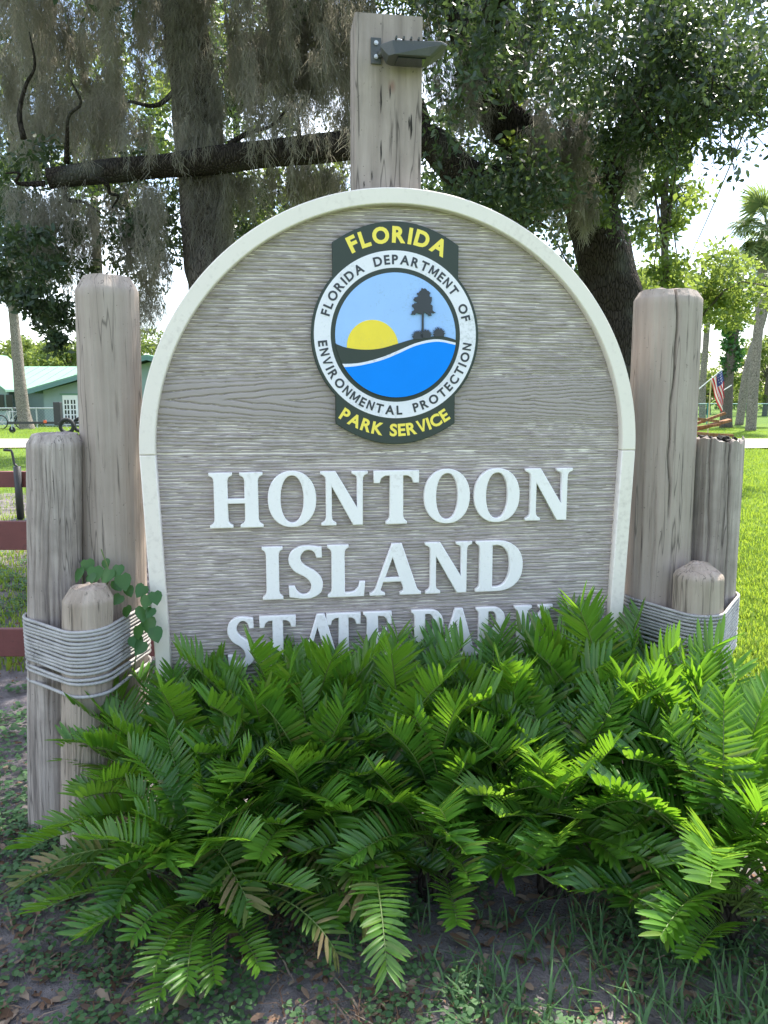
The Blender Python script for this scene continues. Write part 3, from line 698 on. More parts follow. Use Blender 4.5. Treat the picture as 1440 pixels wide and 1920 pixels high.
def circs(*ps): return [(axis_at(p_, .7).x, axis_at(p_, .7).y, r_) for p_, r_ in ps]
step = .0128
rope('rope_lashing', 'pale grey twisted rope wound round the three left posts', circs((L_tall, .106), (L_med, .089), (L_sho, .081)), [.800 - step * q_ for q_ in range(12)] + [.637, .623, .582, .578], .0060, (.012, .01))
rope('rope_lashing', 'dark and pale grey rope wound round the three right posts', circs((R_tall, .125), (R_med, .1), (R_sho, .09)), [.775 - step * q_ for q_ in range(10)] + [.640, .622, .606, .590, .572, .570], .0060, (.01, .03))

# ------------------------------------------------------------------ fronds and cycads
def leaflet_block(P, D, Wd, Up, L, Wm, droop, curl, stations=6):
    "one strap leaflet: base P, direction D, width axis Wd, normal Up"
    prof = np.array([.45, .95, 1.0, .95, .72, .16]); V = []
    for q_ in range(stations):
        s_ = q_ / (stations - 1)
        c = P + D * (L * s_) - Up * (droop * L * s_ * s_) + Wd * (curl * L * s_ * s_)
        h = Wm * .5 * prof[q_]
        V += [c - Wd * h + Up * h * .35, c, c + Wd * h + Up * h * .35]
    return V
def frond_mesh(name, L, e0, e1, pairs, ll, seed, start=.50, lift=.44, mats=('fern', 'rachis'), sway=.0):
    r_ = np.random.default_rng(seed); n = 26
    s = np.linspace(0, 1, n); el = np.radians(e0 + (e1 - e0) * s ** 1.35)
    L = L * .93
    dx, dz = np.cos(el), np.sin(el); dy = sway * s
    ds = L / (n - 1); X = np.concatenate([[0], np.cumsum(dx[:-1] * ds)]); Z = np.concatenate([[0], np.cumsum(dz[:-1] * ds)]); Y = np.concatenate([[0], np.cumsum(dy[:-1] * ds)])
    P = np.stack([X, Y, Z], -1); T = np.gradient(P, axis=0); T /= np.linalg.norm(T, axis=1)[:, None]
    side = np.array([0, 1.0, 0]); V = []; F = []
    twist = r_.uniform(-.35, .35)
    for k_ in range(pairs):
        f = k_ / (pairs - 1); ss = start + (1 - start) * f ** .94
        i_ = min(n - 2, int(ss * (n - 1))); u_ = ss * (n - 1) - i_
        p = P[i_] * (1 - u_) + P[min(i_ + 1, n - 1)] * u_; t = T[i_]
        sd = side - t * (side @ t); sd /= np.linalg.norm(sd); up = np.cross(t, sd)
        tw = twist * f; sd, up = sd * math.cos(tw) + up * math.sin(tw), up * math.cos(tw) - sd * math.sin(tw)
        for sg in (-1, 1):
            if r_.random() < .03: continue
            a = R(76 - 42 * f ** 2.2 + r_.uniform(-5, 5)); lf = lift + .16 + r_.uniform(-.09, .09)
            D = t * math.cos(a) + sd * sg * math.sin(a); D = D + up * lf; D /= np.linalg.norm(D)
            Wd = t - D * (t @ D); Wd /= np.linalg.norm(Wd); Un = np.cross(D, Wd) * (1 if sg > 0 else -1)
            if Un @ up < 0: Un = -Un
            rollt = r_.uniform(-.35, .35); Wd, Un = Wd * math.cos(rollt) + Un * math.sin(rollt), Un * math.cos(rollt) - Wd * math.sin(rollt)
            l = ll * (.70 + .30 * math.sin(math.pi * min(1, f * 1.15 + .18)) if f < .75 else ll and (.97 - .24 * (f - .75) / .25)) * r_.uniform(.88, 1.06)
            b = len(V); V += leaflet_block(p, D, Wd, Un, l, .0130 * r_.uniform(.82, 1.12), r_.uniform(-.02, .11), r_.uniform(.0, .12))
            for q_ in range(5):
                o_ = b + q_ * 3; F += [(o_, o_ + 1, o_ + 4, o_ + 3), (o_ + 1, o_ + 2, o_ + 5, o_ + 4)]
    nf = len(F)
    TV, TF = tube_arrays(P, np.linspace(.0045, .0016, n), 5); b = len(V)
    F = np.concatenate([np.array(F), TF + b]); V = np.concatenate([np.array(V), TV])
    me = np_mesh(name, V, F, True); me.materials.append(M[mats[0]]); me.materials.append(M[mats[1]])
    mi = np.zeros(len(F), np.int32); mi[nf:] = 1; me.polygons.foreach_set('material_index', mi); return me
FR = {}
sd_ = 100
for nm, L, e0, e1, pr, ll in (('up', .66, 84, 40, 21, .108), ('up', .64, 86, 56, 20, .104), ('up', .62, 80, 28, 20, .108), ('mid', .58, 80, 8, 20, .110), ('mid', .55, 74, -4, 19, .108), ('mid', .58, 68, -14, 20, .112), ('mid', .54, 76, 20, 18, .104),
                              ('low', .54, 58, -16, 19, .108), ('low', .52, 46, -26, 19, .106), ('low', .50, 34, -20, 18, .102), ('splay', .50, 40, -20, 21, .104), ('splay', .47, 28, -16, 20, .10), ('splay', .46, 52, -24, 20, .10), ('small', .42, 62, -6, 16, .08), ('small', .38, 75, 20, 15, .078)):
    for v_ in range(2): sd_ += 1; FR.setdefault(nm, []).append(frond_mesh('frond_' + nm, L, e0, e1, pr, ll, sd_, sway=(-.12, .14)[v_], start=.32 if nm == 'splay' else .54))
for v_ in range(3): sd_ += 1; FR.setdefault('pale', []).append(frond_mesh('frond_pale', .57, 70, (-2, -16, 10)[v_], 20, .108, sd_, mats=('fern_pale', 'rachis'), sway=.1))
for v_ in range(2): sd_ += 1; FR.setdefault('dry', []).append(frond_mesh('frond_dry', .68, 45, -40, 17, .105, sd_, mats=('fern_dry', 'rachis'), lift=.1))
rf = random.Random(21)
def cycad(label, x, y, n, scale=1.0, pale=.06, dry=.05, back=True, low=1.0, az0=-180, az1=180, spread=False):
    p_ = tag(empty('coontie_plant', (x, y, float(ground_z(x, y)))), label, 'plant', 'coontie plants massed before the sign')
    V, Fq = tube_arrays([(0, 0, -.03), (.004, 0, .05), (0, 0, .11)], [.055, .06, .035], 10, .12)
    obj('caudex', np_mesh('caudex', V, [Fq, np.array([np.arange(20, 30)])], True), M['bark'], p_)
    golden = 137.5
    for q_ in range(n):
        az = az0 + ((q_ * golden + rf.uniform(-18, 18)) % 360) / 360 * (az1 - az0)
        f = q_ / n
        kind = 'up' if f < .20 else 'mid' if f < .60 else 'low' if f < .9 else 'small'
        if spread: kind = 'mid' if f < .22 else 'splay' if f < .85 else 'small'
        toward_back = math.sin(R(az)) > .35
        if toward_back: kind = 'up' if rf.random() < .8 else 'small'
        if kind in ('mid', 'low', 'splay') and rf.random() < pale: kind = 'pale'  # larger pale share on the right plants puts sunlight into the frond colour
        if kind in ('low', 'splay') and rf.random() < dry: kind = 'dry'
        me = rf.choice(FR[kind]); s_ = scale * rf.uniform(.86, 1.08)
        if toward_back: s_ *= .93
        o = obj('frond', me, None, p_, (rf.uniform(-.03, .03), rf.uniform(-.03, .03), rf.uniform(.04, .10)), (rf.uniform(-.22, .22), rf.uniform(-.16, .12), R(az)))
        o.scale = (s_,) * 3
    return p_
cycad('coontie plant at the left end below the short left post', -.66, 2.38, 60, 1.04)
cycad('coontie plant sprawling low at the lower left corner of the bed', -.52, 2.08, 48, .88, dry=.1, spread=True)
cycad('coontie plant under the letters S and T of STATE', -.36, 2.46, 62, 1.15)
cycad('coontie plant left of centre in the front of the bed', -.26, 2.28, 58, .98)
cycad('coontie plant under the middle of the sign below the second T', .05, 2.47, 62, 1.16)
cycad('coontie plant in the front centre with one long drooping frond', .16, 2.26, 58, .98, pale=.12, dry=.06)
cycad('coontie plant under the letters A and R of PARK', .44, 2.51, 62, 1.13, pale=.2)
cycad('coontie plant right of centre in the front of the bed', .54, 2.26, 58, .98, pale=.2)
cycad('coontie plant standing highest at the right foot of the sign', .80, 2.58, 60, 1.26, pale=.25)
cycad('bright sunlit coontie plant in front of the right rope lashing', 1.05, 2.34, 64, 1.08, pale=.5)
cycad('coontie plant sprawling low at the lower right corner of the bed', 1.0, 2.06, 52, 1.06, pale=.25, dry=.06, spread=True)

lf_ = frond_mesh('frond_long', .50, 22, -36, 25, .095, 779, start=.2, lift=.16)
pc = next(o for o in COL.objects if o.get('label', '').startswith('coontie plant in the front centre'))
o = obj('frond', lf_, None, pc, (-.20, -.11, .20), (0, 0, R(-84)))
# ------------------------------------------------------------------ vine on the left posts
vine = tag(empty('climbing_vine', (L_sho[0].x + .06, L_sho[0].y + .12, 0)), 'green heart leaved vine climbing between left posts and sign edge', 'vine')
vo = Vector(vine.location)
def heart():
    pts = [(0, 0), (.25, -.10), (.48, .10), (.50, .38), (.34, .70), (0, 1.05), (-.34, .70), (-.50, .38), (-.48, .10), (-.25, -.10)]
    V = [(x, y, .16 * abs(x) - .22 * y * y * .5) for x, y in pts] + [(0, .4, -.03)]
    return np_mesh('vine_leaf', V, np.array([(q_, (q_ + 1) % 10, 10) for q_ in range(10)]), True)
HE = heart(); HE.materials.append(M['vine_leaf'])
lv = [(163, 1062, 2.58, 26), (178, 1075, 2.56, 30), (148, 1078, 2.57, 30), (170, 1088, 2.55, 24), (205, 1080, 2.56, 30), (222, 1072, 2.57, 26), (228, 1090, 2.55, 32), (215, 1100, 2.56, 26), (238, 1112, 2.58, 22), (196, 1062, 2.60, 20),
      (270, 1110, 2.56, 26), (276, 1128, 2.55, 28), (290, 1122, 2.54, 26), (268, 1150, 2.56, 30), (285, 1152, 2.54, 22), (275, 1172, 2.55, 34), (258, 1185, 2.56, 30), (288, 1190, 2.53, 30), (250, 1205, 2.55, 30), (268, 1215, 2.53, 30), (226, 1128, 2.58, 22), (236, 1150, 2.58, 24)]
for x, y, Y, s_ in lv:
    p_ = at(x, y - 12, Y) - vo; o = obj('leaf', HE, None, vine, p_, (R(rf.uniform(40, 85)) * -1 + math.pi * .0, rf.uniform(-.5, .5), rf.uniform(-.7, .7)))
    o.rotation_euler = (R(rf.uniform(-125, -95)), rf.uniform(-.6, .6), rf.uniform(-.5, .5)); o.scale = (s_ * .98 * Y / F_PX,) * 3
st = MB()
for pts in ([(160, 1250), (175, 1150), (170, 1085), (165, 1055)], [(175, 1120), (205, 1085), (190, 1030)], [(250, 1260), (262, 1190), (272, 1120), (268, 1095)], [(210, 1100), (232, 1085)], [(262, 1190), (288, 1150)]):
    st.tube([p_ - vo for p_ in smooth_path([at(x, y, 2.585) for x, y in pts], 14)], .0022, 6)
obj('stem', st.mesh('stem', True), M['rachis'], vine)

# ------------------------------------------------------------------ leaf, moss and blade scatters
def leaves_mesh(name, C, size, seed, hexa=True, aspect=.42, upbias=0.0, jitter=.35):
    "one small folded leaf at each centre"
    r_ = np.random.default_rng(seed); n = len(C); C = np.asarray(C, float)
    D = r_.normal(size=(n, 3)); D[:, 2] -= .25; D /= np.linalg.norm(D, axis=1)[:, None]
    U = r_.normal(size=(n, 3)); U[:, 2] += upbias; S = np.cross(D, U); S /= np.linalg.norm(S, axis=1)[:, None] + 1e-9; U = np.cross(S, D)
    sz = size * r_.uniform(1 - jitter, 1 + jitter, n); L = (D * sz[:, None]); Wd = S * (sz * aspect * .5)[:, None]; Up = U * (sz * .07)[:, None]
    if hexa:
        V = np.stack([C, C + L * .3 + Wd * .9 + Up, C + L * .7 + Wd * .8 + Up, C + L - Up, C + L * .7 - Wd * .8 + Up, C + L * .3 - Wd * .9 + Up], 1).reshape(-1, 3); k_ = 6
    else:
        V = np.stack([C, C + L * .5 + Wd + Up, C + L, C + L * .5 - Wd + Up], 1).reshape(-1, 3); k_ = 4
    return np_mesh(name, V, np.arange(n * k_).reshape(n, k_))
def blob(centers, radii, per, seed, flat=.75):
    r_ = np.random.default_rng(seed); out = []
    for c, rd in zip(centers, radii):
        k_ = max(3, int(per)); d = r_.normal(size=(k_, 3)); d /= np.linalg.norm(d, axis=1)[:, None]
        d *= (r_.random(k_) ** .45)[:, None] * rd; d[:, 2] *= flat; out.append(np.array(tuple(c)) + d)
    return np.concatenate(out)
def twig_leaves(seed, starts, dirs, lens, per, spread):
    r_ = np.random.default_rng(seed); out = []
    for p_, d, l in zip(starts, dirs, lens):
        t = r_.random(per) ** .8; out.append(np.array(tuple(p_)) + np.outer(t * l, np.array(tuple(d))) + r_.normal(size=(per, 3)) * spread - np.outer(t * t * l * .25, [0, 0, 1]))
    return np.concatenate(out)
def limb(b, pts, r0, r1, n=10, m=22, wob=.10):
    P = smooth_path(pts, m); rr = [r0 + (r1 - r0) * (q_ / (m - 1)) ** .85 for q_ in range(m)]; b.tube(P, rr, n, True, wob); return P

# ------------------------------------------------------------------ the live oak behind the sign
OY = 7.2
oak_base = Vector((2.36, OY, 0))
oak = tag(empty('oak_tree', oak_base), 'big dark live oak leaning left behind the right side of the sign', 'tree')
def loc(P, o): return [Vector(p_) - o for p_ in P]
tk = MB()
trunk_pts = [(2.36, 7.25, -.15), at(1172, 700, 7.2), at(1150, 560, 7.2), at(1120, 430, 7.2), at(1075, 340, 7.1), at(1000, 280, 7.0)]
limb(tk, loc(trunk_pts, oak_base), .30, .19, 18, 40, .10)
tk.tube(loc(smooth_path([(2.30, 7.2, -.1), (2.28, 7.2, .15), (2.30, 7.22, .5)], 8), oak_base), [.62, .46, .36], 18, True, .12) if False else None
obj('trunk', tk.mesh('trunk', True), M['bark'], oak)
fork = at(1000, 280, 7.0)
limbs = [
    ([fork, at(935, 215, 6.9), at(890, 130, 6.8), at(860, 0, 6.6), at(820, -250, 6.2), at(760, -600, 5.6)], .20, .07),
    ([at(1040, 310, 7.05), at(930, 345, 6.8), at(860, 320, 6.7), at(800, 262, 6.6), at(690, 270, 6.5), at(560, 283, 6.4), at(400, 300, 6.3), at(230, 318, 6.2), at(90, 335, 6.1)], .17, .075),
    ([at(1110, 420, 7.2), at(1180, 250, 7.0), at(1230, 60, 6.6), at(1280, -250, 6.0)], .17, .05),
    ([at(935, 215, 6.9), at(990, 60, 7.2), at(1060, -200, 7.2)], .12, .04),
    ([at(860, 0, 6.6), at(640, -160, 6.2), at(380, -260, 5.6), at(60, -330, 5.0)], .12, .04),
    ([at(890, 130, 6.8), at(1000, -200, 5.0), at(1100, -700, 3.8)], .10, .03),
    ([at(800, 262, 6.6), at(760, 160, 6.9), at(620, 20, 7.0), at(500, -150, 7)], .08, .03),
    ([at(640, -160, 6.2), at(560, -600, 4.6), at(420, -1100, 3.4)], .09, .03),
    ([at(1280, -250, 6.0), at(1400, -500, 5.0), at(1500, -900, 4.0)], .05, .02),
]
for pts, a, b in limbs:
    m_ = MB(); limb(m_, loc(pts, oak_base), a, b, 12, 34, .10); obj('limb', m_.mesh('limb', True), M['bark'], oak)
# thin boughs off the level limb
ro = random.Random(4)
small = []
for x, y, x2, y2, Y in ((85, 345, 10, 325, 6.1), (120, 350, 190, 400, 6.1), (430, 270, 560, 180, 6.3), (560, 270, 590, 160, 6.4), (170, 330, 210, 390, 6.0), (45, 260, 55, 60, 6.0),
                        (125, 305, 132, 150, 6.2)):
    a, b = at(x, y, Y), at(x2, y2, Y + ro.uniform(-.4, .4)); mid = a.lerp(b, .5) + Vector((ro.uniform(-.08, .08), ro.uniform(-.1, .1), ro.uniform(-.05, .1)))
    m_ = MB(); limb(m_, loc([a, a.lerp(mid, .5) + Vector((ro.uniform(-.06, .06), 0, ro.uniform(-.04, .04))), mid, mid.lerp(b, .5) + Vector((ro.uniform(-.08, .08), 0, ro.uniform(-.05, .05))), b], oak_base), .022, .006, 7, 18, .15); obj('bough', m_.mesh('bough', True), M['bark'], oak); small.append((a, b))

# crown: clumps in view, then the roof of leaves above the frame that shades the bed
def clumps(n, x0, x1, y0, y1, d0, d1, r0, r1, seed, skip=()):
    r_ = random.Random(seed); C = []; Rr = []
    while len(C) < n:
        x, y = r_.uniform(x0, x1), r_.uniform(y0, y1)
        if any((x - a) ** 2 / (c * c) + (y - b) ** 2 / (d * d) < 1 for a, b, c, d in skip): continue
        C.append(at(x, y, r_.uniform(d0, d1))); Rr.append(r_.uniform(r0, r1))
    return C, Rr
gaps = [(925, 200, 45, 110), (1130, 470, 45, 110), (1085, 370, 40, 60), (285, 165, 60, 55), (100, 600, 90, 80), (1400, 320, 120, 120), (150, 690, 80, 60), (470, 30, 25, 20)]
S1 = []
for a in ((58, 810, 1180, 280, 460, 5.6, 7.6, .16, .32, 1), (100, 820, 1440, -40, 190, 4.8, 7.4, .2, .45, 2), (18, 1130, 1330, 150, 290, 5.2, 6.6, .12, .26, 3), (20, 1260, 1440, 60, 190, 4.8, 6.2, .12, .26, 31),
          (50, -30, 300, 280, 560, 6.2, 8.5, .14, .34, 4), (60, 300, 680, 330, 480, 7.2, 9, .15, .35, 5), (74, -40, 680, -60, 260, 7.6, 9.8, .14, .34, 6), (26, 560, 900, -60, 60, 6.6, 8.5, .2, .4, 61), (22, 0, 140, 430, 610, 5.6, 6.6, .08, .2, 7), (6, 100, 145, 560, 650, 5.8, 6.4, .06, .13, 8)):
    C, Rr = clumps(*a, skip=() if a[9] in (7, 8) else gaps); S1.append(blob(C, Rr, 125, a[9]))
# drooping leafy sprays against the white sky at the right
st_, dr_, ln_ = [], [], []
r_ = random.Random(9)
for q_ in range(54):
    x, y = r_.uniform(1160, 1390), r_.uniform(100, 205); st_.append(at(x, y, r_.uniform(5, 6.4))); d = Vector((r_.uniform(-.2, .7), r_.uniform(-.3, .3), r_.uniform(-.8, -.1))).normalized(); dr_.append(d); ln_.append(r_.uniform(.25, .62))
S1.append(twig_leaves(3, st_, dr_, ln_, 32, .035))
tb_ = MB()
for a, d, l in zip(st_, dr_, ln_): tb_.tube(loc([a, a + d * l * .5 - Vector((0, 0, .03)), a + d * l - Vector((0, 0, .1)) * l], oak_base), [.006, .004, .002], 5)
obj('twigs', tb_.mesh('twigs'), M['bark'], oak)
lc = np.concatenate(S1) - np.array(tuple(oak_base))
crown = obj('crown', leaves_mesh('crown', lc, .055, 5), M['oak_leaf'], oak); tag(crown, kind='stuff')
# high roof of foliage (outside the frame, over the bed and the camera)
r_ = random.Random(12); C, Rr = [], []
while len(C) < 350:
    x, y, z = r_.uniform(-8, 4.6), r_.uniform(.8, 10.5), r_.uniform(4.6, 8.0)
    if z - CAM_H < y * .52 + .4: continue
    hx, hy = x - z * SUN_DIR.x / SUN_DIR.z, y - z * SUN_DIR.y / SUN_DIR.z     # where its shadow lands
    if hx > .25 + .15 * math.sin(hy * 2) and 1.0 < hy < 4.0: continue
    if hx > -.9 and 1.2 < hy < 3.0 and r_.random() < .45: continue
    if hx > 2.0 or hy < .7: continue
    if z < 5.2 and x < -5: continue
    C.append((x, y, z)); Rr.append(r_.uniform(.35, .75))
for q_ in range(150):
    x, y, z = r_.uniform(-9.5, -1.5), r_.uniform(9, 17), r_.uniform(7.0, 10.5)
    C.append((x, y, z)); Rr.append(r_.uniform(.5, .9))
for q_ in range(60):
    C.append((r_.uniform(-4, .6), r_.uniform(8.5, 13), r_.uniform(7.6, 9))); Rr.append(r_.uniform(.4, .8))
lc = blob(C, Rr, 105, 77) - np.array(tuple(oak_base))
obj('crown', leaves_mesh('crown_roof', lc, .10, 6, False), M['oak_leaf'], oak)['kind'] = 'stuff'
# sunlit young leaves on the trunk and among the shade
C, Rr = [], []
for x, y, r2 in ((965, 172, .10), (945, 178, .07), (968, 262, .09), (988, 280, .07), (1130, 385, .10), (1125, 360, .05), (1128, 412, .05), (905, 96, .06), (1025, 120, .07), (862, 200, .08), (975, 165, .06)):
    C.append(at(x, y, 6.6)); Rr.append(r2)
lc = blob(C, Rr, 26, 8) - np.array(tuple(oak_base))
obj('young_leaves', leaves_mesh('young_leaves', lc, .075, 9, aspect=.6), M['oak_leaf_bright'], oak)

# ------------------------------------------------------------------ the moss-hung tree left
lt_base = Vector((at(402, 520, 6.6).x + .12, 6.6, 0))
lt = tag(empty('moss_covered_tree', lt_base), 'straight grey moss covered trunk rising behind the left of the arch', 'tree')
m_ = MB(); limb(m_, loc([lt_base + Vector((.05, 0, -.1)), at(412, 620, 6.6), at(398, 480, 6.6), at(376, 300, 6.6), at(357, 120, 6.6), at(345, 0, 6.6), at(330, -200, 6.6), at(340, -450, 6.5)], lt_base), .26, .13, 18, 44, .09)
obj('trunk', m_.mesh('trunk', True), M['bark_grey'], lt)
for pts, a, b in (([at(335, -150, 6.6), at(200, -280, 6.2), at(20, -330, 5.6)], .09, .03), ([at(335, -200, 6.6), at(480, -330, 6.6), at(640, -380, 6.4)], .09, .03), ([at(360, 130, 6.6), at(300, 195, 6.5), at(240, 190, 6.4)], .03, .01)):
    m_ = MB(); limb(m_, loc(pts, lt_base), a, b, 9, 18, .1); obj('limb', m_.mesh('limb', True), M['bark'], lt)
C, Rr = clumps(60, -40, 700, -420, -80, 5.6, 8.5, .25, .5, 15)
o = obj('crown', leaves_mesh('crown_left', blob(C, Rr, 110, 16) - np.array(tuple(lt_base)), .085, 17, False), M['oak_leaf'], lt); o['kind'] = 'stuff'
# vertical moss mat clinging to the trunk
def moss_mesh(name, roots, lens, rads, per, seed, wd=.0019):
    "hanging threads, each a fuzz of short curled filaments"
    r_ = np.random.default_rng(seed); PS, LS_ = [], []
    for (p_, l, rd) in zip(roots, lens, rads):
        k_ = max(3, int(rd / .12 * 9)); a = r_.random(k_) * 6.283; rr = np.sqrt(r_.random(k_)) * rd
        x, y = np.cos(a) * rr, np.sin(a) * rr * .8; ln = l * (1 - .5 * rr / rd) * r_.uniform(.5, 1.1, k_); z0 = r_.uniform(-.06, .06, k_)
        m = max(12, int(per * l / .6 * rd / .12)); t = r_.integers(0, k_, m); s_ = r_.random(m) ** 1.15
        fz = (.015 * (1 - s_) + .005); ph = r_.random(k_) * 6.28
        c = np.stack([x[t] * (1 - .35 * s_) + .02 * np.sin(ph[t] + s_ * 5) + r_.normal(size=m) * fz, y[t] * (1 - .35 * s_) + .02 * np.cos(ph[t] + s_ * 6) + r_.normal(size=m) * fz, z0[t] - ln[t] * s_], -1)
        PS.append(c + np.array(tuple(p_)))
    P = np.concatenate(PS); n = len(P)
    D = r_.normal(size=(n, 3)) * .46; D[:, 2] -= 1.0; D /= np.linalg.norm(D, axis=1)[:, None]; L = r_.uniform(.05, .15, n)[:, None]
    K = r_.normal(size=(n, 3)) * .014; a = r_.random(n) * 3.1416; E_ = np.stack([np.cos(a), np.sin(a), r_.uniform(-.3, .3, n)], -1) * (wd * r_.uniform(.6, 1.3, n))[:, None]
    m1 = P + D * L * .5 + K; m2 = P + D * L
    V = np.stack([P - E_, P + E_, m1 + E_, m1 - E_, m2 + E_ * .4, m2 - E_ * .4], 1).reshape(-1, 3); b = np.arange(n)[:, None] * 6
    return np_mesh(name, V, np.concatenate([np.concatenate([b, b + 1, b + 2, b + 3], 1), np.concatenate([b + 3, b + 2, b + 4, b + 5], 1)]))
r_ = random.Random(30); roots, lens, rads = [], [], []
for q_ in range(120):
    y = r_.uniform(-80, 500); cx = 345 + (y / 480) * 55 + 6; p_ = at(cx + r_.uniform(-40, 44), y, 6.36 + r_.uniform(-.04, .10)); roots.append(p_ - lt_base); lens.append(r_.uniform(.25, .7)); rads.append(r_.uniform(.025, .06))
o = obj('clinging_moss', moss_mesh('clinging_moss', roots, lens, rads, 420, 31), M['moss'], lt); o['kind'] = 'stuff'
# hanging curtains
roots, lens, rads = [], [], []
def hang(n, x0, x1, y0, y1, d0, d1, l0, l1, r0, r1, skip=gaps):
    k_ = 0
    while k_ < n:
        x, y = r_.uniform(x0, x1), r_.uniform(y0, y1)
        if any((x - a) ** 2 / (c * c) + (y - b) ** 2 / (d * d) < 1 for a, b, c, d in skip): continue
        if 300 < x < 440 and d0 < 6.9 and d1 > 6.2 and skip: k_ += 1; continue
        roots.append(at(x, y, r_.uniform(d0, d1))); lens.append(r_.uniform(l0, l1)); rads.append(r_.uniform(r0, r1)); k_ += 1
hang(80, -20, 670, -160, 0, 6.0, 7.6, .5, 1.1, .07, .18)
hang(60, -20, 320, 0, 240, 6.4, 8.0, .3, .7, .05, .13)
hang(60, 430, 670, 0, 140, 6.5, 7.8, .4, .8, .06, .14)
hang(9, 440, 670, 40, 180, 5.9, 6.2, .4, .8, .03, .06)
hang(55, 0, 330, 340, 440, 5.9, 7.4, .3, .75, .04, .12)
hang(34, 420, 680, 290, 340, 6.4, 7.4, .25, .55, .05, .12)
hang(60, -10, 680, -60, 230, 6.9, 8.2, .4, .9, .05, .13)
hang(30, 0, 330, 380, 520, 6.6, 8, .3, .6, .04, .11)
hang(40, 0, 680, 40, 220, 6.3, 7.6, .4, .9, .05, .11)
hang(14, 120, 660, 200, 270, 5.95, 6.1, .25, .5, .02, .05)
hang(16, 250, 340, 430, 560, 5.8, 7.2, .3, .6, .05, .12)
hang(16, 1020, 1100, 210, 300, 6.2, 6.8, .5, .95, .06, .13, ())
hang(8, 1080, 1110, 330, 380, 6.4, 6.8, .3, .5, .04, .08, ())
hang(10, 820, 900, 30, 150, 6.2, 6.8, .4, .9, .05, .11, ())
hang(7, 1185, 1200, 210, 330, 6.4, 7.6, .4, .8, .04, .07, ())
hang(30, 680, 1250, -60, 90, 6.2, 7.4, .4, .9, .04, .10, ())
hang(22, 1000, 1130, 180, 330, 6.0, 6.9, .4, .9, .03, .09, ())
hang(8, 850, 1200, 100, 200, 6.0, 7, .3, .6, .04, .09, ())
tag(obj('spanish_moss', moss_mesh('spanish_moss', roots, lens, rads, 430, 32), M['moss']), 'grey Spanish moss hanging in long curtains from the oak limbs', 'moss', kind='stuff')

# ------------------------------------------------------------------ trees behind
def leafy_tree(name, label, base, height, crown_c, crown_r, n_clump, clump_r, per, leaf, mat, bark_, r0, seed, group=None, lean=0, quad=True, zmin=.0):
    r_ = random.Random(seed); base = Vector(base)
    t = tag(empty(name, base), label, 'tree', group)
    C0 = Vector(crown_c) - base; b = MB()
    limb(b, [(0, 0, -.1), (C0.x * .3 + lean, C0.y * .3, C0.z * .4), (C0.x, C0.y, C0.z)], r0, r0 * .45, 9, 14, .08)
    obj('trunk', b.mesh('trunk', True), mat=M[bark_], parent=t)
    C, Rr = [], []; lb = MB()
    for q_ in range(n_clump):
        d = Vector((r_.gauss(0, 1), r_.gauss(0, 1), r_.gauss(0, 1))).normalized() * (r_.random() ** .4)
        p_ = C0 + Vector((d.x * crown_r[0], d.y * crown_r[1], d.z * crown_r[2])); C.append(p_); Rr.append(r_.uniform(.6, 1.2) * clump_r)
        if q_ % 4 == 0: limb(lb, [C0 * .8, C0.lerp(p_, .5) + Vector((0, 0, .1)), p_], r0 * .25, r0 * .06, 5, 6, 0)
    obj('limbs', lb.mesh('limbs', True), M[bark_], t)
    o = obj('crown', leaves_mesh('crown', blob(C, Rr, per, seed), leaf, seed, not quad, .55), M[mat], t); o['kind'] = 'stuff'; return t
GB = 'trees in the background'
p1 = at(1290, 800, 15)
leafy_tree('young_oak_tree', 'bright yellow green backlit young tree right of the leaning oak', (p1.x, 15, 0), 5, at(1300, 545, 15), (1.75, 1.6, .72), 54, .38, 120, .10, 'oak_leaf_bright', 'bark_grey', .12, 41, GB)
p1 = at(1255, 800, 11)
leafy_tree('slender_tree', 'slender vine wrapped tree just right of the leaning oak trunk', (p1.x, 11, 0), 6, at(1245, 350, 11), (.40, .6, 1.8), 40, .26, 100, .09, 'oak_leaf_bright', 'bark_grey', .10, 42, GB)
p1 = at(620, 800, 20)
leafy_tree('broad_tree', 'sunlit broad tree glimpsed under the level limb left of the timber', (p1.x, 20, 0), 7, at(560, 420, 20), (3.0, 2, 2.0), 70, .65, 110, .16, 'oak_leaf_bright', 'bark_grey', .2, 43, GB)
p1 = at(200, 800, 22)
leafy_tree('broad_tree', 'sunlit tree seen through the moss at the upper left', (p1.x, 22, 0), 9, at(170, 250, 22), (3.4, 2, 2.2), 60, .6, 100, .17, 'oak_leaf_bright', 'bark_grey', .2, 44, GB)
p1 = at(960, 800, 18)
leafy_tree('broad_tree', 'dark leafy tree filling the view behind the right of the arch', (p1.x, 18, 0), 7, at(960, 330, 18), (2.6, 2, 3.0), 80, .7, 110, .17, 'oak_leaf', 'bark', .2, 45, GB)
p1 = at(480, 800, 24)
leafy_tree('broad_tree', 'tall tree behind the moss covered trunk at the top left', (p1.x, 24, 0), 11, at(430, 60, 24), (4.5, 2, 3.0), 60, .6, 70, .2, 'oak_leaf_bright', 'bark', .2, 46, GB)
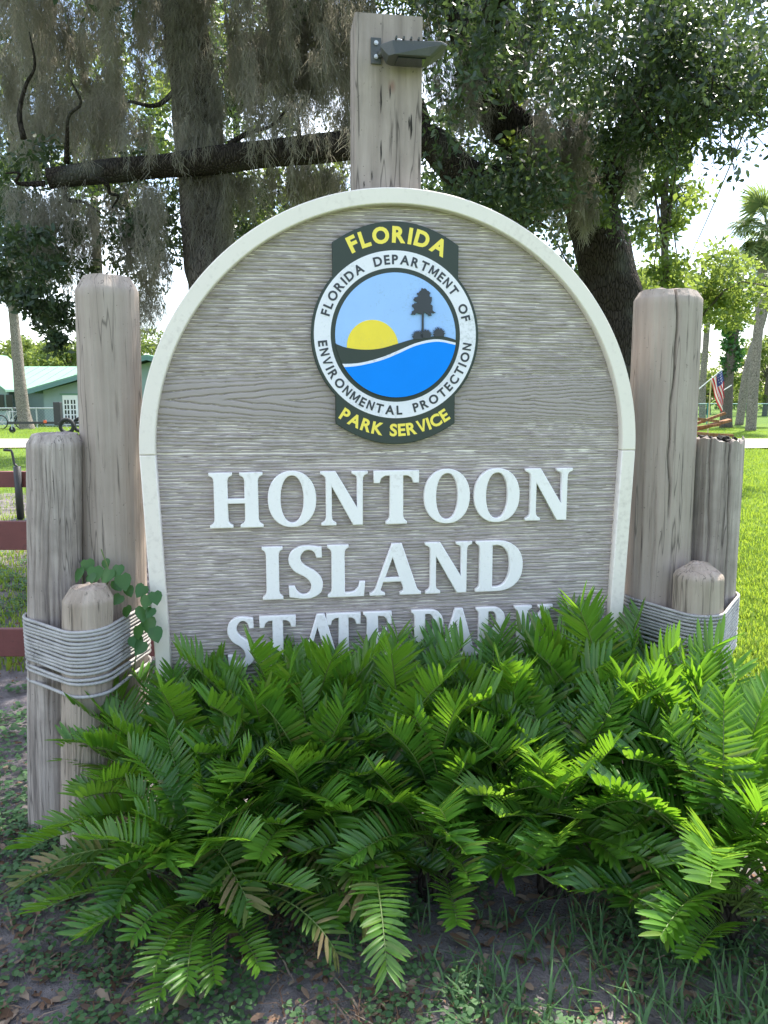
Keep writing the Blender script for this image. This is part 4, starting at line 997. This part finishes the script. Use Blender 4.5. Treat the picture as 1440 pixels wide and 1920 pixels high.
for q_, (x, y, Y, rx_, rz_, lab) in enumerate(((25, 672, 70, 3.2, 1.5, 'small round distant tree at the left edge above the green roof'), (80, 668, 75, 3.6, 2.0, 'dark rounded distant tree behind the green roof near the pale trunk'), (128, 676, 66, 2.6, 1.5, 'yellow green distant tree behind the roof beside the tall left post'),
        (290, 660, 70, 4, 2.5, 'distant tree behind the house between the tall left post and sign'), (1330, 735, 72, 4.5, 1.6, 'low distant bushy tree behind the flag'), (1390, 720, 80, 4.5, 2.6, 'pale distant tree behind the palm trunks'), (1440, 690, 66, 3, 3.4, 'distant tree behind the teal fence at the right edge'))):
    c = at(x, y, Y); leafy_tree('distant_tree', lab, (c.x, Y, 0), 5, c, (rx_, 2.5, rz_), 46, .75, 70, .32, 'far_leaf', 'bark_grey', .25, 60 + q_, 'distant trees')
for q_, (x, Y, lab) in enumerate(((-420, 78, 'distant tree far left outside the house'), (-150, 74, 'distant tree just left of the house roof'), (560, 60, 'distant tree hidden mostly behind the sign and moss'), (1000, 62, 'distant tree behind the right half of the arch'), (1220, 64, 'distant tree behind the tall cracked post'), (1560, 70, 'distant tree just right of the palms'), (1800, 74, 'distant tree far right of the palms'))):
    c = at(x, 690, Y); leafy_tree('distant_tree', lab, (c.x, Y, 0), 5, c, (5.5, 2.5, 2.8), 44, .95, 60, .38, 'far_leaf', 'bark_grey', .25, 80 + q_, 'distant trees')
# a far wood that closes the horizon
r_ = random.Random(91); C, Rr = [], []
for q_ in range(420):
    x = r_.uniform(-110, 130); C.append((x, 98 + r_.uniform(-4, 6), r_.uniform(.4, 3.4) + 1.0 * math.sin(x * .21) + .5 * math.sin(x * .53))); Rr.append(r_.uniform(1.1, 1.9))
tag(obj('far_wood', leaves_mesh('far_wood', blob(C, Rr, 70, 92), .55, 93, False, .6), M['far_leaf']), 'low far off belt of green trees along the horizon', 'trees', kind='stuff')
# thin pale trunk before the house
c0 = at(47, 798, 38); tr_ = tag(empty('pale_trunk_tree', (c0.x, 38, 0)), 'slender pale trunked tree standing in front of the green house', 'tree')
b = MB(); o0 = Vector((c0.x, 38, 0)); limb(b, loc([(c0.x + .15, 38, -.2), at(44, 770, 38), at(36, 700, 38), at(27, 610, 38), at(18, 480, 38), at(10, 300, 38)], o0), .36, .16, 12, 26, .06); obj('trunk', b.mesh('trunk', True), M['bark_pale'], tr_)
r_ = random.Random(55); C = [at(r_.uniform(-60, 70), r_.uniform(250, 560), r_.uniform(36, 40)) - o0 for q_ in range(40)]
obj('crown', leaves_mesh('crown', blob(C, [.8] * 40, 70, 56), .28, 57, False, .5), M['oak_leaf'], tr_)['kind'] = 'stuff'

# palms
def fan():
    V, Fq = [], []; r2 = random.Random(6)
    TVs, TFs = tube_arrays([(0, 0, 0), (.35, 0, .10), (.75, 0, .06)], [.03, .022, .014], 5)
    V += [tuple(v) for v in TVs]; Fq += [tuple(f) for f in TFs]
    for q_ in range(22):
        a = R(-115 + 230 * q_ / 21); L = .95 * (1 - .22 * abs(a) / 2) * r2.uniform(.9, 1.1); d = Vector((math.cos(a), math.sin(a), .12)); s_ = Vector((-math.sin(a), math.cos(a), 0)); p_ = Vector((.75, 0, .06)); b = len(V)
        for t, wv, dz_ in ((0, .012, 0), (.5, .035, -.02), (1, .004, -.30)):
            c = p_ + d * (L * t) + Vector((0, 0, dz_ - .12 * (a / 2) ** 2 * t)); V += [tuple(c - s_ * wv), tuple(c + s_ * wv)]
        Fq += [(b, b + 1, b + 3, b + 2), (b + 2, b + 3, b + 5, b + 4)]
    me = bpy.data.meshes.new('palm_frond'); me.from_pydata(V, [], Fq); me.update(); me.materials.append(M['palm_leaf']); return me
FAN = fan()
def palm(label, pts, r0, n, s_, seed):
    base = Vector((pts[0].x, pts[0].y, 0)); t = tag(empty('palm_tree', base), label, 'palm tree', 'palms on the lawn'); b = MB()
    P = [(pts[0].x, pts[0].y, -.1)] + pts[1:]; limb(b, loc(P, base), r0, r0 * .8, 12, 30, .05); obj('trunk', b.mesh('trunk', True), M['bark_pale'], t)
    top = pts[-1] - base; r2 = random.Random(seed)
    for q_ in range(n):
        o = obj('frond', FAN, None, t, top, (r2.uniform(-.3, .3), R(r2.uniform(-60, 75)), q_ * 2.399)); o.scale = (s_ * r2.uniform(.85, 1.1),) * 3
palm('tall palm with drooping fan crown at the right edge', [at(1407, 805, 36), at(1415, 700, 36), at(1426, 560, 36), at(1438, 425, 36)], .24, 38, 1.3, 1)
palm('thin distant palm trunk leaning just right of the tall post', [at(1316, 800, 48), at(1318, 720, 48), at(1325, 620, 48), at(1332, 540, 48)], .21, 20, 1.0, 2)
palm('leaning palm behind the tall palm at the right', [at(1385, 800, 44), at(1402, 690, 44), at(1432, 590, 44), at(1450, 500, 44)], .23, 24, 1.1, 3)
# vine-clad trunk
vb = at(1362, 800, 40); vt = tag(empty('ivy_clad_tree', (vb.x, 40, 0)), 'trunk wrapped in dark green ivy beside the palms', 'tree'); o0 = Vector((vb.x, 40, 0))
b = MB(); limb(b, loc([(vb.x, 40, -.1), at(1364, 720, 40), at(1376, 620, 40), at(1385, 520, 40)], o0), .32, .22, 10, 20, .08); obj('trunk', b.mesh('trunk', True), M['bark_grey'], vt)
C, Rr = [], []
r_ = random.Random(66)
for q_ in range(46):
    f = r_.random(); C.append(at(1364 + 22 * f + r_.uniform(-10, 12) * (1 + f), 705 - 175 * f, 40) - o0); Rr.append(.25 + .45 * f)
obj('ivy', leaves_mesh('ivy', blob(C, Rr, 60, 67), .20, 68, False, .7), M['vine_leaf'], vt)['kind'] = 'stuff'

# ------------------------------------------------------------------ the house and its surroundings
HX = lambda px, Y: (px - 720) / F_PX * Y * 1.0
hb = Vector((HX(75, 43), 43, 0)); house = tag(empty('house', hb), 'pale green house with light green metal roof behind the left posts', 'house')
def hz(y, Y): return CAM_H + (HORIZON - y) / F_PX * Y
def wall_poly(name, pts, y0, th_, mat, parent):
    n = len(pts); V = [(x - hb.x, y0 - hb.y, z) for x, z in pts] + [(x - hb.x, y0 + th_ - hb.y, z) for x, z in pts]
    Fq = [tuple(range(n)), tuple(range(2 * n - 1, n - 1, -1))] + [(q_, q_ + n, (q_ + 1) % n + n, (q_ + 1) % n) for q_ in range(n)]
    return obj(name, MB().add(V, Fq).mesh(name), mat, parent)
Yg = 43
xl, xp = HX(75, Yg), HX(290, Yg); xr = 2 * xp - xl; ze, zp = hz(733, Yg), hz(672, Yg)
wall_poly('wall', [(xl + .4, -.1), (xr - .4, -.1), (xr - .4, ze), (xp, zp - .25), (xl + .4, ze)], Yg, .2, M['wallg'], house)
wall_poly('wall', [(HX(-200, 46), -.1), (xl + .5, -.1), (xl + .5, hz(733, 46)), (HX(-200, 46), hz(733, 46))], 46, .2, M['wallg'], house)
wall_poly('wall', [(HX(-140, 44.5), -.1), (HX(22, 44.5), -.1), (HX(22, 44.5), hz(733, 44.5)), (HX(-60, 44.5), hz(668, 44.5)), (HX(-140, 44.5), hz(733, 44.5))], 44.5, .2, M['wallg'], house)
def slab(name, A, B, C_, D_, t, mat, parent):
    P = [Vector(p_) - hb for p_ in (A, B, C_, D_)]; up = Vector((0, 0, t)); V = P + [p_ + up for p_ in P]
    return obj(name, MB().add(V, [(3, 2, 1, 0), (4, 5, 6, 7), (0, 1, 5, 4), (1, 2, 6, 5), (2, 3, 7, 6), (3, 0, 4, 7)]).mesh(name), mat, parent)
zr = hz(692, 51)
roof = slab('roof', (HX(-260, 46) , 45.4, hz(734, 46)), (xr + 1, 45.4, hz(734, 46)), (xr + 1, 51, zr), (HX(-260, 46), 51, zr), .12, M['roofg'], house)
slab('roof', (HX(-260, 46), 56.6, hz(734, 46)), (HX(-260, 46), 51.01, zr), (xr + 1, 51.01, zr), (xr + 1, 56.6, hz(734, 46)), .12, M['roofg'], house)
for s_ in (-1, 1):
    slab('roof', (xp + s_ * (xp - xl + .5), Yg - .7, ze - .12), (xp, Yg - .7, zp), (xp, 51, zp), (xp + s_ * (xp - xl + .5), 51, ze - .12), .12, M['roofg'], house)
    slab('fascia', (xp + s_ * (xp - xl + .5), Yg - .76, ze - .30), (xp, Yg - .76, zp - .18), (xp, Yg - .71, zp - .18), (xp + s_ * (xp - xl + .5), Yg - .71, ze - .30), .20, M['trimg'], house)
xg0, xg1 = HX(-60, 44.5), HX(28, 44.5)
slab('roof', (xg0, 43.9, hz(664, 44.5)), (xg1, 43.9, hz(735, 44.5)), (xg1, 50, hz(735, 44.5)), (xg0, 50, hz(664, 44.5)), .12, M['roofg'], house)
for q_ in range(26):
    x = HX(-140, 46) + q_ * .62
    a, b2 = Vector((x, 45.4, hz(734, 46) + .13)), Vector((x, 50.95, zr + .13)); obj('roof_seam', MB().tube([a - hb, b2 - hb], .022, 4).mesh('roof_seam'), M['roofg'], house)
xd0, xd1 = HX(124, Yg), HX(152, Yg); zd = hz(741, Yg)
dr = obj('door', MB().box((xd0 - hb.x, -.05, .05), (xd1 - hb.x, -.004, zd)).mesh('door'), M['doorw'], house)
for cx_ in range(4):
    for cz_ in range(4):
        x = xd0 + .10 + cx_ * (xd1 - xd0 - .2) / 4 + (.04 if cx_ > 1 else 0); z = .35 + cz_ * (zd - .55) / 4
        obj('pane', MB().box((x - hb.x, -.06, z), (x + (xd1 - xd0) / 4 - .12 - hb.x, -.052, z + (zd - .55) / 4 - .06)).mesh('pane'), M['glass'], dr)
obj('door_frame', MB().box((xd0 - .12 - hb.x, -.07, zd + .004), (xd1 + .12 - hb.x, -.004, zd + .10)).mesh('door_frame'), M['roofg'], house)
for px in (20, 4):
    obj('window', MB().box((HX(px, 44.5) - hb.x, 1.42, .8), (HX(px, 44.5) + .35 - hb.x, 1.496, 1.7)).mesh('window'), M['glass'], house)
# chain link fences
def chain_fence(name, label, x0, x1, Y, h, mat, npost, meshn):
    t = tag(empty(name, (x0, Y, 0)), label, 'fence')
    for q_ in range(npost): x = (x1 - x0) * q_ / (npost - 1); obj('fence_post', MB().tube([(x, 0, -.05), (x, 0, h + .04)], .035, 8).mesh('fence_post'), mat, t)
    obj('top_rail', MB().tube([(0, 0, h), (x1 - x0, 0, h)], .028, 8).mesh('top_rail'), mat, t)
    b = MB(); L = x1 - x0; k_ = int(L / meshn)
    for q_ in range(-int(h / meshn) - 1, k_):
        for s_ in (1, -1):
            xa, xb = q_ * meshn, q_ * meshn + h; za, zb = (0, h) if s_ > 0 else (h, 0)
            if xa < 0: za = za + (zb - za) * (-xa) / h; xa = 0
            if xb > L: zb = za + (zb - za) * (L - xa) / max(xb - xa, 1e-6); xb = L
            if xb - xa < .02: continue
            b.add([(xa, .002 * s_, za - .006), (xb, .002 * s_, zb - .006), (xb, .002 * s_, zb + .006), (xa, .002 * s_, za + .006)], [(0, 1, 2, 3)])
    obj('wire_mesh', b.mesh('wire_mesh'), mat, t)['kind'] = 'stuff'
chain_fence('chain_link_fence', 'grey chain link fence in front of the green house', HX(-60, 39.5), HX(118, 39.5), 39.5, hz(765, 39.5), M['galv'], 5, .16)
chain_fence('chain_link_fence', 'teal chain link fence behind the flag and palms', HX(1280, 46), HX(1530, 46), 46, hz(757, 46), M['teal'], 7, .16)

# bicycle, trailers
def wheel(parent, c, r, name='wheel', tyre=.03, spokes=10, axis='Y'):
    P = [(c[0] + r * math.cos(a), c[1], c[2] + r * math.sin(a)) for a in np.linspace(0, 2 * math.pi, 29)]
    w_ = obj(name, MB().tube(P, tyre, 8, False).mesh('tyre', True), M['rubber'], parent); b = MB()
    for q_ in range(spokes): a = q_ * 2 * math.pi / spokes; b.tube([(c[0], c[1], c[2]), (c[0] + r * math.cos(a), c[1], c[2] + r * math.sin(a))], .006, 4)
    obj('spokes', b.mesh('spokes'), M['bike'], w_)
bk = tag(empty('bicycle', (HX(6, 38.3), 38.3, 0)), 'pale bicycle parked against the grey fence at the left edge', 'bicycle')
wheel(bk, (0, 0, .34), .33); wheel(bk, (1.05, 0, .34), .33); b = MB()
for a, c in (((0, 0, .34), (.35, 0, .85)), ((.35, 0, .85), (.85, 0, .85)), ((.42, 0, .35), (.85, 0, .8)), ((.42, 0, .35), (.33, 0, .92)), ((1.05, 0, .34), (.82, 0, .98)), ((0, 0, .34), (.42, 0, .35))): b.tube([a, c], .022, 6)
obj('frame', b.mesh('frame'), M['bike'], bk); obj('saddle', MB().box((.2, -.06, .92), (.46, .06, .98)).mesh('saddle', bevel=.015), M['black'], bk)
obj('handlebar', MB().tube([(.76, -.28, 1.04), (.84, -.1, 1.0), (.84, .1, 1.0), (.76, .28, 1.04)], .018, 6).mesh('handlebar'), M['black'], bk)
bt = tag(empty('boat_trailer', (HX(20, 34), 34, 0)), 'low black boat trailer on the grass in front of the fence', 'trailer')
b = MB(); b.box((.0, -.05, .40), (4.4, .05, .50)); b.box((2.4, -.7, .40), (2.5, .7, .48)); b.box((3.6, -.7, .40), (3.7, .7, .48)); obj('frame', b.mesh('frame'), M['black'], bt)
obj('winch_post', MB().box((2.05, -.14, .35), (2.35, .14, 1.35)).mesh('winch_post', bevel=.02), M['black'], bt)
wheel(bt, (2.85, -.75, .33), .28, tyre=.085, spokes=6); wheel(bt, (2.85, .75, .33), .28, tyre=.085, spokes=6)
obj('jack_wheel', MB().tube([(.15, -.03, .15), (.15, .03, .15)], .14, 14).mesh('jack_wheel'), M['rubber'], bt); obj('jack', MB().tube([(.15, 0, .15), (.15, 0, .6)], .04, 8).mesh('jack'), M['galv'], bt)
obj('marker_light', MB().box((1.58, -.12, .44), (1.70, -.06, .56)).mesh('marker_light', bevel=.01), painted('orange_lens', (.7, .12, .03), .3, .1, 5, 0), bt)
# near trailer tongue with crank jack
jx = at(46, 975, 9.7); tt = tag(empty('utility_trailer', (jx.x, 9.7, 0)), 'dark red trailer tongue with a black crank jack left of the posts', 'trailer')
obj('tongue', MB().box((-4.0, -.05, .43), (.55, .05, .63)).mesh('tongue', bevel=.01), M['red_wood'], tt)
b = MB(); b.box((-3.9, -.8, .45), (-3.0, .8, .55)); obj('frame', b.mesh('frame'), M['red_wood'], tt)
wheel(tt, (-3.4, -.8, .32), .27, tyre=.08, spokes=6)
obj('jack_tube', MB().tube([(0, -.10, .04), (0, -.10, .70)], .045, 12).mesh('jack_tube', True), M['black'], tt)
obj('jack_foot', MB().box((-.10, -.2, .0), (.10, 0, .035)).mesh('jack_foot', bevel=.006), M['black'], tt)
obj('crank', MB().tube([(0, -.1, .70), (-.03, -.1, .73), (-.05, -.1, .87), (-.06, -.1, .90), (-.15, -.1, .905)], .016, 8).mesh('crank'), M['black'], tt)
# red board fence
fb = at(-120, 1265, 4.3); fc = tag(empty('board_fence', (-4.2, 4.3, 0)), 'dark red board fence with two rails left of the posts', 'fence')
for z in (.78, .155): obj('rail', MB().box((0, -.02, z - .082), (2.92, .02, z + .082)).mesh('rail', bevel=.004), M['red_wood'], fc)
for x in (.05, 2.75): obj('fence_post', MB().box((x - .05, .024, -.1), (x + .05, .12, .95)).mesh('fence_post', bevel=.006), M['red_wood'], fc)

# flag and planks
fp = at(1327, 812, 23); fo = Vector((fp.x, 23, 0)); fg = tag(empty('flag', fo), 'small striped flag with blue canton drooping from a thin pole', 'flag')
zt = at(1327, 712, 23).z
obj('flagpole', MB().tube([(0, 0, 0), (0, 0, zt)], .022, 8).mesh('flagpole'), M['pole'], fg)
fs = (at(1300, 738, 23) - fo, at(1355, 692, 23) - fo); obj('staff', MB().tube(list(fs), .014, 6).mesh('staff'), M['doorw'], fg)
fs2 = (at(1356, 732, 23) - fo, at(1372, 722, 23) - fo); obj('staff', MB().tube(list(fs2), .014, 6).mesh('staff'), M['doorw'], fg)
A0, A1 = at(1331, 713, 23) - fo, at(1356, 693, 23) - fo; DWN0, DWN1 = at(1352, 772, 23) - fo, at(1358, 745, 23) - fo
for k_ in range(13):
    V = []; Fq = []
    n = 10
    for q_ in range(n + 1):
        t = q_ / n
        for e in (k_ / 13, (k_ + 1) / 13):
            p_ = A0.lerp(A1, e).lerp(DWN0.lerp(DWN1, e), t); p_ = p_ + Vector((.02 * math.sin(t * 7 + e * 5), .05 * math.sin(e * 14 + t * 3), 0)); V.append(p_)
    for th_ in (0, .006): pass
    V2 = V + [v + Vector((0, .005, 0)) for v in V]; m2 = len(V)
    c0_ = 4 if k_ >= 6 else 0
    Fq = [(2 * q_, 2 * q_ + 1, 2 * q_ + 3, 2 * q_ + 2) for q_ in range(c0_, n)] + [(m2 + 2 * q_ + 2, m2 + 2 * q_ + 3, m2 + 2 * q_ + 1, m2 + 2 * q_) for q_ in range(c0_, n)]
    obj('stripe', MB().add(V2, Fq).mesh('stripe', True), M['fl_red'] if k_ % 2 == 0 else M['fl_white'], fg)
V = []; n = 8
for q_ in range(5):
    for e_ in range(n):
        t = q_ / 10; e = 6 / 13 + (7 / 13) * e_ / (n - 1); p_ = A0.lerp(A1, e).lerp(DWN0.lerp(DWN1, e), t); V.append(p_ + Vector((.02 * math.sin(t * 7 + e * 5), .05 * math.sin(e * 14 + t * 3) - .006, 0)))
Fq = [(q_ * n + e_, q_ * n + e_ + 1, q_ * n + n + e_ + 1, q_ * n + n + e_) for q_ in range(4) for e_ in range(n - 1)]
can = obj('canton', MB().add(V, Fq).mesh('canton', True), M['fl_blue'], fg)
stb = MB()
for q_ in range(4):
    for e_ in range(5):
        t = .04 + q_ * .09; e = 6 / 13 + (7 / 13) * (.1 + .2 * e_); p_ = A0.lerp(A1, e).lerp(DWN0.lerp(DWN1, e), t) + Vector((.02 * math.sin(t * 7 + e * 5), .05 * math.sin(e * 14 + t * 3) - .010, 0))
        ring = [p_ + Vector((.022 * (1 if a % 2 == 0 else .42) * math.sin(a * math.pi / 5), 0, .022 * (1 if a % 2 == 0 else .42) * math.cos(a * math.pi / 5))) for a in range(10)]; stb.add(ring, [tuple(range(10))])
obj('stars', stb.mesh('stars'), M['fl_white'], can)
pk = at(1325, 815, 21); po = Vector((pk.x, 21, 0)); pl = tag(empty('plank_pile', po), 'pile of brown timber planks seen between the two right posts', 'planks')
for x, z, a, b_, ry in ((-.5, .62, 0, .05, .10), (-.2, .74, .1, -.04, -.14), (.1, .56, -.1, .0, .05), (.05, .92, .3, -.06, -.38), (-.35, .98, -.2, .02, .12), (.2, .80, .2, .05, -.25)):
    o = obj('plank', MB().box((-.75, -.1, -.035), (.55, .1, .035)).mesh('plank', bevel=.004), M['plank'], pl, (x, a, z), (b_, ry, b_ * 3))
for x in (-.7, .3): obj('trestle', MB().box((x - .05, -.35, 0), (x + .05, .35, .52)).mesh('trestle'), M['plank'], pl)
# overhead cable
ca, cb = at(1436, 150, 14), at(1250, 560, 40)
P = [ca.lerp(cb, q_ / 30) - Vector((0, 0, .35 * math.sin(math.pi * q_ / 30))) for q_ in range(31)]
tag(obj('overhead_cable', MB().tube(P, .016, 6).mesh('overhead_cable', True), M['cable']), 'thin dark overhead cable slanting down the bright sky at right', 'cable')

# ------------------------------------------------------------------ ground cover
def scatter(n, fx, seed): return fx(np.random.default_rng(seed), n)
def blades(name, XY, h0, h1, wd, seed, bend=.5):
    r_ = np.random.default_rng(seed); n = len(XY); z = ground_z(XY[:, 0], XY[:, 1]); B = np.stack([XY[:, 0], XY[:, 1], z - .004], -1)
    a = r_.random(n) * 6.283; h = r_.uniform(h0, h1, n); ln = r_.uniform(.1, bend, n) * h * 1.6
    D = np.stack([np.cos(a), np.sin(a), 0 * a], -1); S = np.stack([-np.sin(a), np.cos(a), 0 * a], -1) * (wd * r_.uniform(.6, 1.2, n))[:, None]
    Z = np.array([0, 0, 1.0]); m1 = B + D * (ln * .35)[:, None] + Z * (h * .6)[:, None]; tp = B + D * ln[:, None] + Z * (h * r_.uniform(.75, 1, n))[:, None]
    V = np.stack([B - S, B + S, m1 + S * .8, m1 - S * .8, tp], 1).reshape(-1, 3); b = np.arange(n)[:, None] * 5
    return np_mesh(name, V, [np.concatenate([b, b + 1, b + 2, b + 3], 1), np.concatenate([b + 3, b + 2, b + 4], 1)])
def wedge(r_, n, y0, y1, q0, q1, pw=1.0):
    y = y0 + (y1 - y0) * r_.random(n) ** pw; k_ = r_.uniform(q0, q1, n); return np.stack([y * k_, y], -1)
g = np.random.default_rng(90)
XY = np.concatenate([wedge(g, 60000, 3.2, 9, .30, .66), wedge(g, 60000, 9, 23.5, .36, .60), wedge(g, 24000, 28.8, 40, .33, .56)])
tag(obj('lawn_grass', blades('lawn_grass', XY, .03, .075, .0045, 91), M['grass']), 'short bright sunlit lawn grass beyond the right posts', 'grass', kind='stuff')
XY = np.concatenate([wedge(g, 12000, 9, 23.5, -.62, -.36), wedge(g, 16000, 28.8, 40, -.58, -.36), wedge(g, 9000, 4.2, 10, -.64, -.38)])
tag(obj('left_grass', blades('left_grass', XY, .03, .09, .005, 92), M['grass']), 'thin shaded grass on the ground behind the red fence', 'grass', kind='stuff')
# weeds: little rosettes of round leaves on the bed
def weeds(name, XY, per, size, seed, mat):
    r_ = np.random.default_rng(seed); n = len(XY); C = np.repeat(XY, per, 0) + r_.normal(size=(n * per, 2)) * .022
    z = ground_z(C[:, 0], C[:, 1]) + r_.uniform(.004, .045, n * per); P = np.stack([C[:, 0], C[:, 1], z], -1)
    m = len(P); a = r_.random(m) * 6.283; D = np.stack([np.cos(a), np.sin(a), r_.uniform(-.25, .45, m)], -1); S = np.stack([-np.sin(a), np.cos(a), r_.uniform(-.3, .3, m)], -1)
    sz = size * r_.uniform(.5, 1.35, m); L = D * sz[:, None]; Wd = S * (sz * .36)[:, None]; U = np.array([0, 0, 1.0]) * .1 * size
    V = np.stack([P, P + L * .3 + Wd + U, P + L * .72 + Wd * .9 + U, P + L, P + L * .72 - Wd * .9 + U, P + L * .3 - Wd + U], 1).reshape(-1, 3)
    return obj(name, np_mesh(name, V, np.arange(m * 6).reshape(m, 6)), mat)
def patchy(r_, n, x0, x1, y0, y1, thr, seed, fr=2.2):
    out = []
    while sum(len(o_) for o_ in out) < n:
        P = np.stack([r_.uniform(x0, x1, 4000), r_.uniform(y0, y1, 4000)], -1); k_ = vnoise(P[:, 0] * fr, P[:, 1] * fr, seed) + .5 * vnoise(P[:, 0] * fr * 3, P[:, 1] * fr * 3, seed + 1) > thr; out.append(P[k_])
    return np.concatenate(out)[:n]
XY = patchy(g, 3600, -1.7, 1.7, 1.15, 2.7, .12, 95)
tag(weeds('weed_cover', XY, 5, .017, 96, M['weed']), 'small round leaved green weeds on bare soil before the plants', 'weeds', kind='stuff')
XY = np.concatenate([patchy(g, 4200, -4.4, -1.1, 1.7, 7.5, .05, 97), patchy(g, 1800, 1.3, 3.4, 1.6, 4.2, .0, 98)])
tag(weeds('side_weed_cover', XY, 5, .026, 99, M['weed']), 'low green ground cover on the soil at both sides of the sign', 'weeds', kind='stuff')
XY = np.concatenate([patchy(g, 700, -.1, 1.0, 1.2, 2.15, .3, 101, 3.0), patchy(g, 700, .6, 2.0, 1.3, 2.9, .2, 102), patchy(g, 900, -1.6, 0, 1.2, 2.2, .3, 103)])
tag(obj('bed_grass', blades('bed_grass', XY, .03, .13, .0040, 104, .9), M['weed']), 'sparse green grass tufts at the front of the bed', 'grass', kind='stuff')
XY = np.concatenate([patchy(g, 2400, -.8, 1.9, 1.2, 2.6, .1, 105, 3.0), patchy(g, 700, -2, 0, 1.2, 2.6, .35, 106, 3.0)])
tag(obj('dry_grass', blades('dry_grass', XY, .015, .05, .0030, 107, 2.2), M['litter']), 'dry straw coloured grass stems on the soil', 'grass', kind='stuff')
def litter(n, box, seed, size):
    r_ = np.random.default_rng(seed); P = np.stack([r_.uniform(box[0], box[1], n), r_.uniform(box[2], box[3], n)], -1); z = ground_z(P[:, 0], P[:, 1]) + r_.uniform(.003, .014, n)
    a = r_.random(n) * 6.283; D = np.stack([np.cos(a), np.sin(a), r_.uniform(-.2, .25, n)], -1); S = np.stack([-np.sin(a), np.cos(a), r_.uniform(-.5, .5, n)], -1); C = np.stack([P[:, 0], P[:, 1], z], -1)
    sz = size * r_.uniform(.5, 1.5, n); L = D * sz[:, None]; Wd = S * (sz * .2)[:, None]; U = np.array([0, 0, 1.0]) * (sz * r_.uniform(.02, .18, n))[:, None]
    return np.stack([C, C + L * .35 + Wd + U, C + L * .75 + Wd * .7 + U, C + L, C + L * .75 - Wd * .7 + U, C + L * .35 - Wd + U], 1).reshape(-1, 3)
LV = np.concatenate([litter(9000, (-1.7, 1.8, 1.15, 2.8), 115, .011), litter(2400, (-1.6, 1.7, 1.15, 2.75), 110, .034), litter(260, (-1.6, 1.7, 1.15, 2.75), 116, .06), litter(2600, (-4.4, -1, 1.8, 8), 111, .045), litter(900, (1.2, 3.2, 1.6, 4), 112, .04)])
tag(obj('leaf_litter', np_mesh('leaf_litter', LV, np.arange(len(LV)).reshape(-1, 6)), M['litter']), 'scattered brown fallen oak leaves on the soil', 'leaves', kind='stuff')
